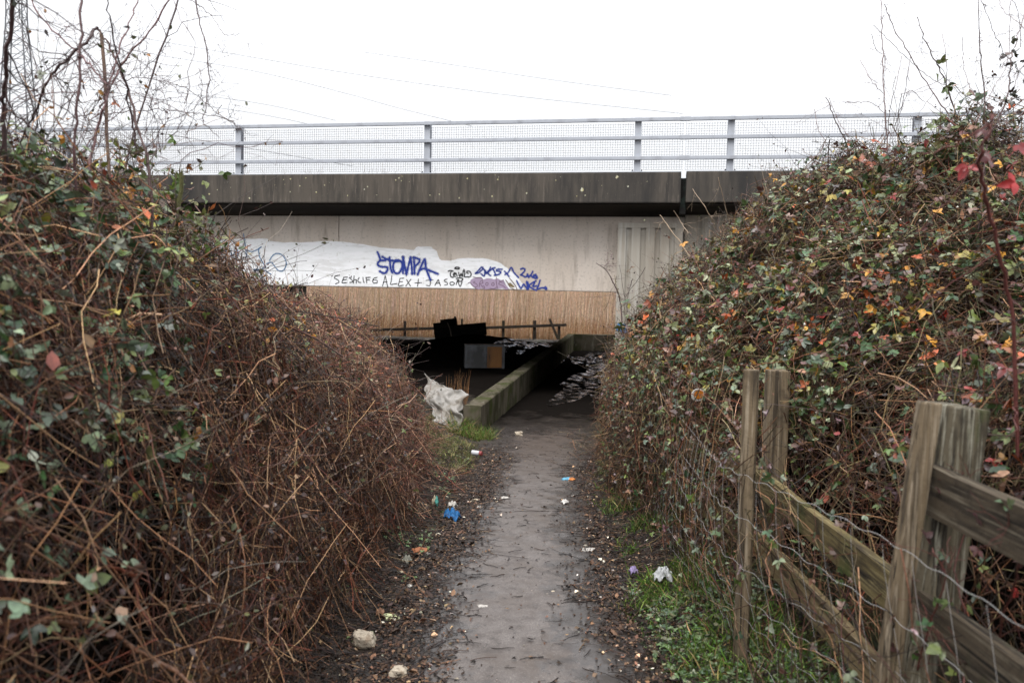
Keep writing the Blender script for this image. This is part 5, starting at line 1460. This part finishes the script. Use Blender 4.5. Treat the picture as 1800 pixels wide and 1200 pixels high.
scrap('paper_scrap', 1007, 871, 8, 6, W_, 'tiny white scrap behind the bright tissue', 'paper')
scrap('food_wrapper', 1000, 843, 26, 7, lin(105, 170, 200), 'blue and orange wrapper on the far right of the path', 'wrapper', .4, .8, colr2=lin(205, 130, 70))
scrap('paper_scrap', 1165, 1022, 44, 22, lin(178, 180, 180), 'torn white plastic scraps in the weeds by the fence', 'plastic', .7, .9, 22)
scrap('plastic_scrap', 1113, 1008, 20, 14, lin(150, 135, 175), 'small lilac plastic scrap in the right verge', 'plastic', .6, .9)
scrap('paper_box', 686, 1084, 38, 12, lin(205, 208, 160), 'flattened pale yellow carton at the left edge near the camera', 'carton', .12, .7)
scrap('cardboard_piece', 668, 1082, 16, 22, lin(150, 112, 88), 'brown torn cardboard piece next to the pale yellow carton', 'cardboard', .3, .9)
scrap('paper_scrap', 850, 1066, 30, 5, W_, 'thin white streak of paper on the path near the camera', 'paper', .3, .5)
scrap('paper_scrap', 703, 1004, 16, 7, lin(196, 186, 158), 'cream card scrap under the left thicket', 'card')
scrap('food_wrapper', 715, 990, 22, 14, lin(140, 138, 126), 'dull grey crumpled wrapper above the cream card', 'wrapper', .6, 1.)
scrap('cardboard_piece', 738, 968, 30, 12, lin(165, 104, 70), 'orange brown cardboard curl at the thicket foot', 'cardboard', .3, .8)
scrap('paper_scrap', 752, 972, 16, 6, W_, 'white scrap right of the orange brown cardboard', 'paper')
scrap('paper_scrap', 770, 1036, 12, 5, W_, 'small white scrap in the litter left of centre', 'paper')
scrap('paper_scrap', 720, 1028, 14, 5, lin(210, 205, 195), 'pale scrap under the trailing brambles', 'paper')
scrap('plastic_strip', 1030, 964, 32, 4, W_, 'thin white plastic strip on the right edge litter', 'plastic', .2, .5)
scrap('leaf_scrap', 973, 1038, 10, 4, lin(210, 195, 170), 'single pale leaf on the right half of the path', 'leaf')
scrap('torn_paper', 865, 1072, 12, 4, W_, 'tiny paper bit right of the white streak', 'paper')
# crushed can on the grass
g = ground_at(838, 800)
can = empty('drinks_can', (g[0], g[1], g[2] + .035), R(-25), label='crushed silver and red drinks can lying on the grass patch', cat='can')
m_ = MB(); m_.cyl((-.065, 0, 0), (.04, 0, 0), .033, .031, 16); m_.build('body', solid('silver can', (.5, .5, .53), .35), can)
m_ = MB(); m_.cyl((.041, 0, 0), (.075, 0, .0), .031, .027, 16); m_.build('end', solid('dull red can', (.25, .05, .05), .5), can)
# stones
def stone(px, py, wpx, hpx, label, c=(.42, .36, .28)):
    g = ground_at(px, py); s = wpx * g[1] / 1400; h = hpx * g[1] / 1400
    b = bmesh.new(); bmesh.ops.create_icosphere(b, subdivisions=3, radius=1)
    r_ = random.Random(px)
    ph = [r_.uniform(0, 6) for _ in range(6)]
    for v in b.verts:
        k = 1 + .16 * math.sin(v.co.x * 3.1 + ph[0]) * math.sin(v.co.y * 2.7 + ph[1]) + .10 * math.sin(v.co.z * 5 + ph[2] + v.co.x * 3) + r_.uniform(-.05, .05)
        e_ = [math.copysign(abs(t) ** .6, t) for t in v.co]
        v.co = Vector((e_[0] * k * s / 2, e_[1] * k * s * .4, e_[2] * k * h / 2))
    me = bpy.data.meshes.new('stone'); b.to_mesh(me); b.free()
    me.materials.append(tex_mat('rubble stone', [(c, one, 1, 0, 1), ((.28, .22, .16), one, 30, .5, .62), ((.12, .09, .07), one, 60, .56, .66)], .9, .15, .8, .01, 60))
    o = bpy.data.objects.new('stone', me); COL.objects.link(o); o.location = (g[0], g[1], g[2] + h * .3)
    return tag(o, label, 'stone')
stone(640, 1128, 42, 26, 'pale sandy lump of rubble under the left thicket')
stone(700, 1186, 32, 20, 'small speckled stone at the bottom edge left of the path')
stone(912, 764, 0 + 14, 8, 'small pale stone at the foot of the low wall')
# black plastic box caught in the thicket
g = P(664, 772, 7.2)
bx = empty('plastic_tub', tuple(g), R(20), label='small black plastic tub caught in the left thicket', cat='tub')
m_ = MB()
m_.box((-.075, -.05, -.06), (.075, .05, -.05)); m_.box((-.075, -.05, -.0495), (-.067, .05, .06)); m_.box((.067, -.05, -.0495), (.075, .05, .06))
m_.box((-.0665, -.05, -.0495), (.0665, -.044, .06)); m_.box((-.0665, .044, -.0495), (.0665, .05, .06)); m_.box((-.085, -.06, .0605), (.085, -.045, .068)); m_.box((-.085, .045, .0605), (.085, .06, .068))
m_.build('tub_body', solid('black plastic', (.01, .01, .012), .4), bx)
bx.rotation_euler = (R(60), R(15), R(20))

# ------------------------------------------------------------------ pylon and power lines
py_ = empty('electricity_pylon', (P(33, 300, 120)[0], 120, -.4), R(12), label='tall steel lattice electricity pylon far away behind the left thicket', cat='pylon')
m_ = MB(); br = MB()
def wd(z): return 5.0 - 3.9 * min(z / 40, 1) if z < 40 else 1.1 + (0)
lv = [0, 6, 11, 15.5, 19.5, 23, 26, 29, 31.5, 34, 36, 38, 40, 42, 44, 46, 48, 50, 52]
def wdt(z): return max(1.05, 3.6 - z * .062)
for i in range(len(lv) - 1):
    z0, z1 = lv[i], lv[i + 1]; a, b_ = wdt(z0), wdt(z1)
    cs = [(-1, -1), (1, -1), (1, 1), (-1, 1)]
    for k in range(4):
        (x0, y0), (x1, y1) = cs[k], cs[(k + 1) % 4]
        br.bar((x0 * a, y0 * a, z0), (x1 * b_, y1 * b_, z1), .08); br.bar((x1 * a, y1 * a, z0), (x0 * b_, y0 * b_, z1), .08)
        br.bar((x0 * b_, y0 * b_, z1), (x1 * b_, y1 * b_, z1), .08)
m_.bm.free()
for sx_, sy_ in cs:
    m_ = MB()
    for i in range(len(lv) - 1): m_.bar((sx_ * wdt(lv[i]), sy_ * wdt(lv[i]), lv[i]), (sx_ * wdt(lv[i + 1]), sy_ * wdt(lv[i + 1]), lv[i + 1] + .02), .16)
    m_.build('leg', M['pylon'], py_)
br.build('bracing', M['pylon'], py_)
for z in (47.5, 50, 52):
    for s_ in (-1, 1):
        m_ = MB(); m_.bar((s_ * 1, 0, z), (s_ * 7, 0, z + .3), .14); m_.bar((s_ * 1, 0, z + 1.6), (s_ * 7, 0, z + .3), .12)
        m_.build('cross_arm', M['pylon'], py_)
LN = [[(45, 50), (250, 92), (450, 126), (610, 165), (700, 190), (830, 222)], [(160, 50), (300, 76), (450, 102), (620, 130), (880, 166), (1200, 200)],
      [(120, 135), (225, 152), (450, 181), (590, 212)], [(120, 152), (235, 168), (450, 200), (560, 222)],
      [(640, 92), (800, 115), (980, 142), (1180, 168)], [(120, 205), (210, 222), (420, 258), (620, 292)]]
LAB = ['power cable running from the pylon down behind the middle of the railing', 'highest long power cable sloping right across the sky', 'third power cable below the long ones at left', 'lowest paired power cable above the left railing', 'faint power cable high over the middle of the bridge', 'power cable crossing behind the left railing mesh']
for ln, lab in zip(LN, LAB):
    q = smooth_line(ln, 6); yy = np.linspace(122, 380, len(q))
    w = np.array([P(a, b, c) for (a, b), c in zip(q, yy)])
    V, F = tubes((w - w[0])[None], np.full((1, len(w)), .045) * (yy / 160)[None], 4)
    o = mesh_np('power_line', V, F, M['cable']); o.location = w[0]
    tag(o, lab, 'power line', 'power cables across the sky')

puddle(2.55, 23.0, .85, 6.6, R(9))
puddle(3.3, 30.5, .9, 3.2, R(8), .034)
puddle(.75, 28.5, .95, 4.4, R(10), .02)
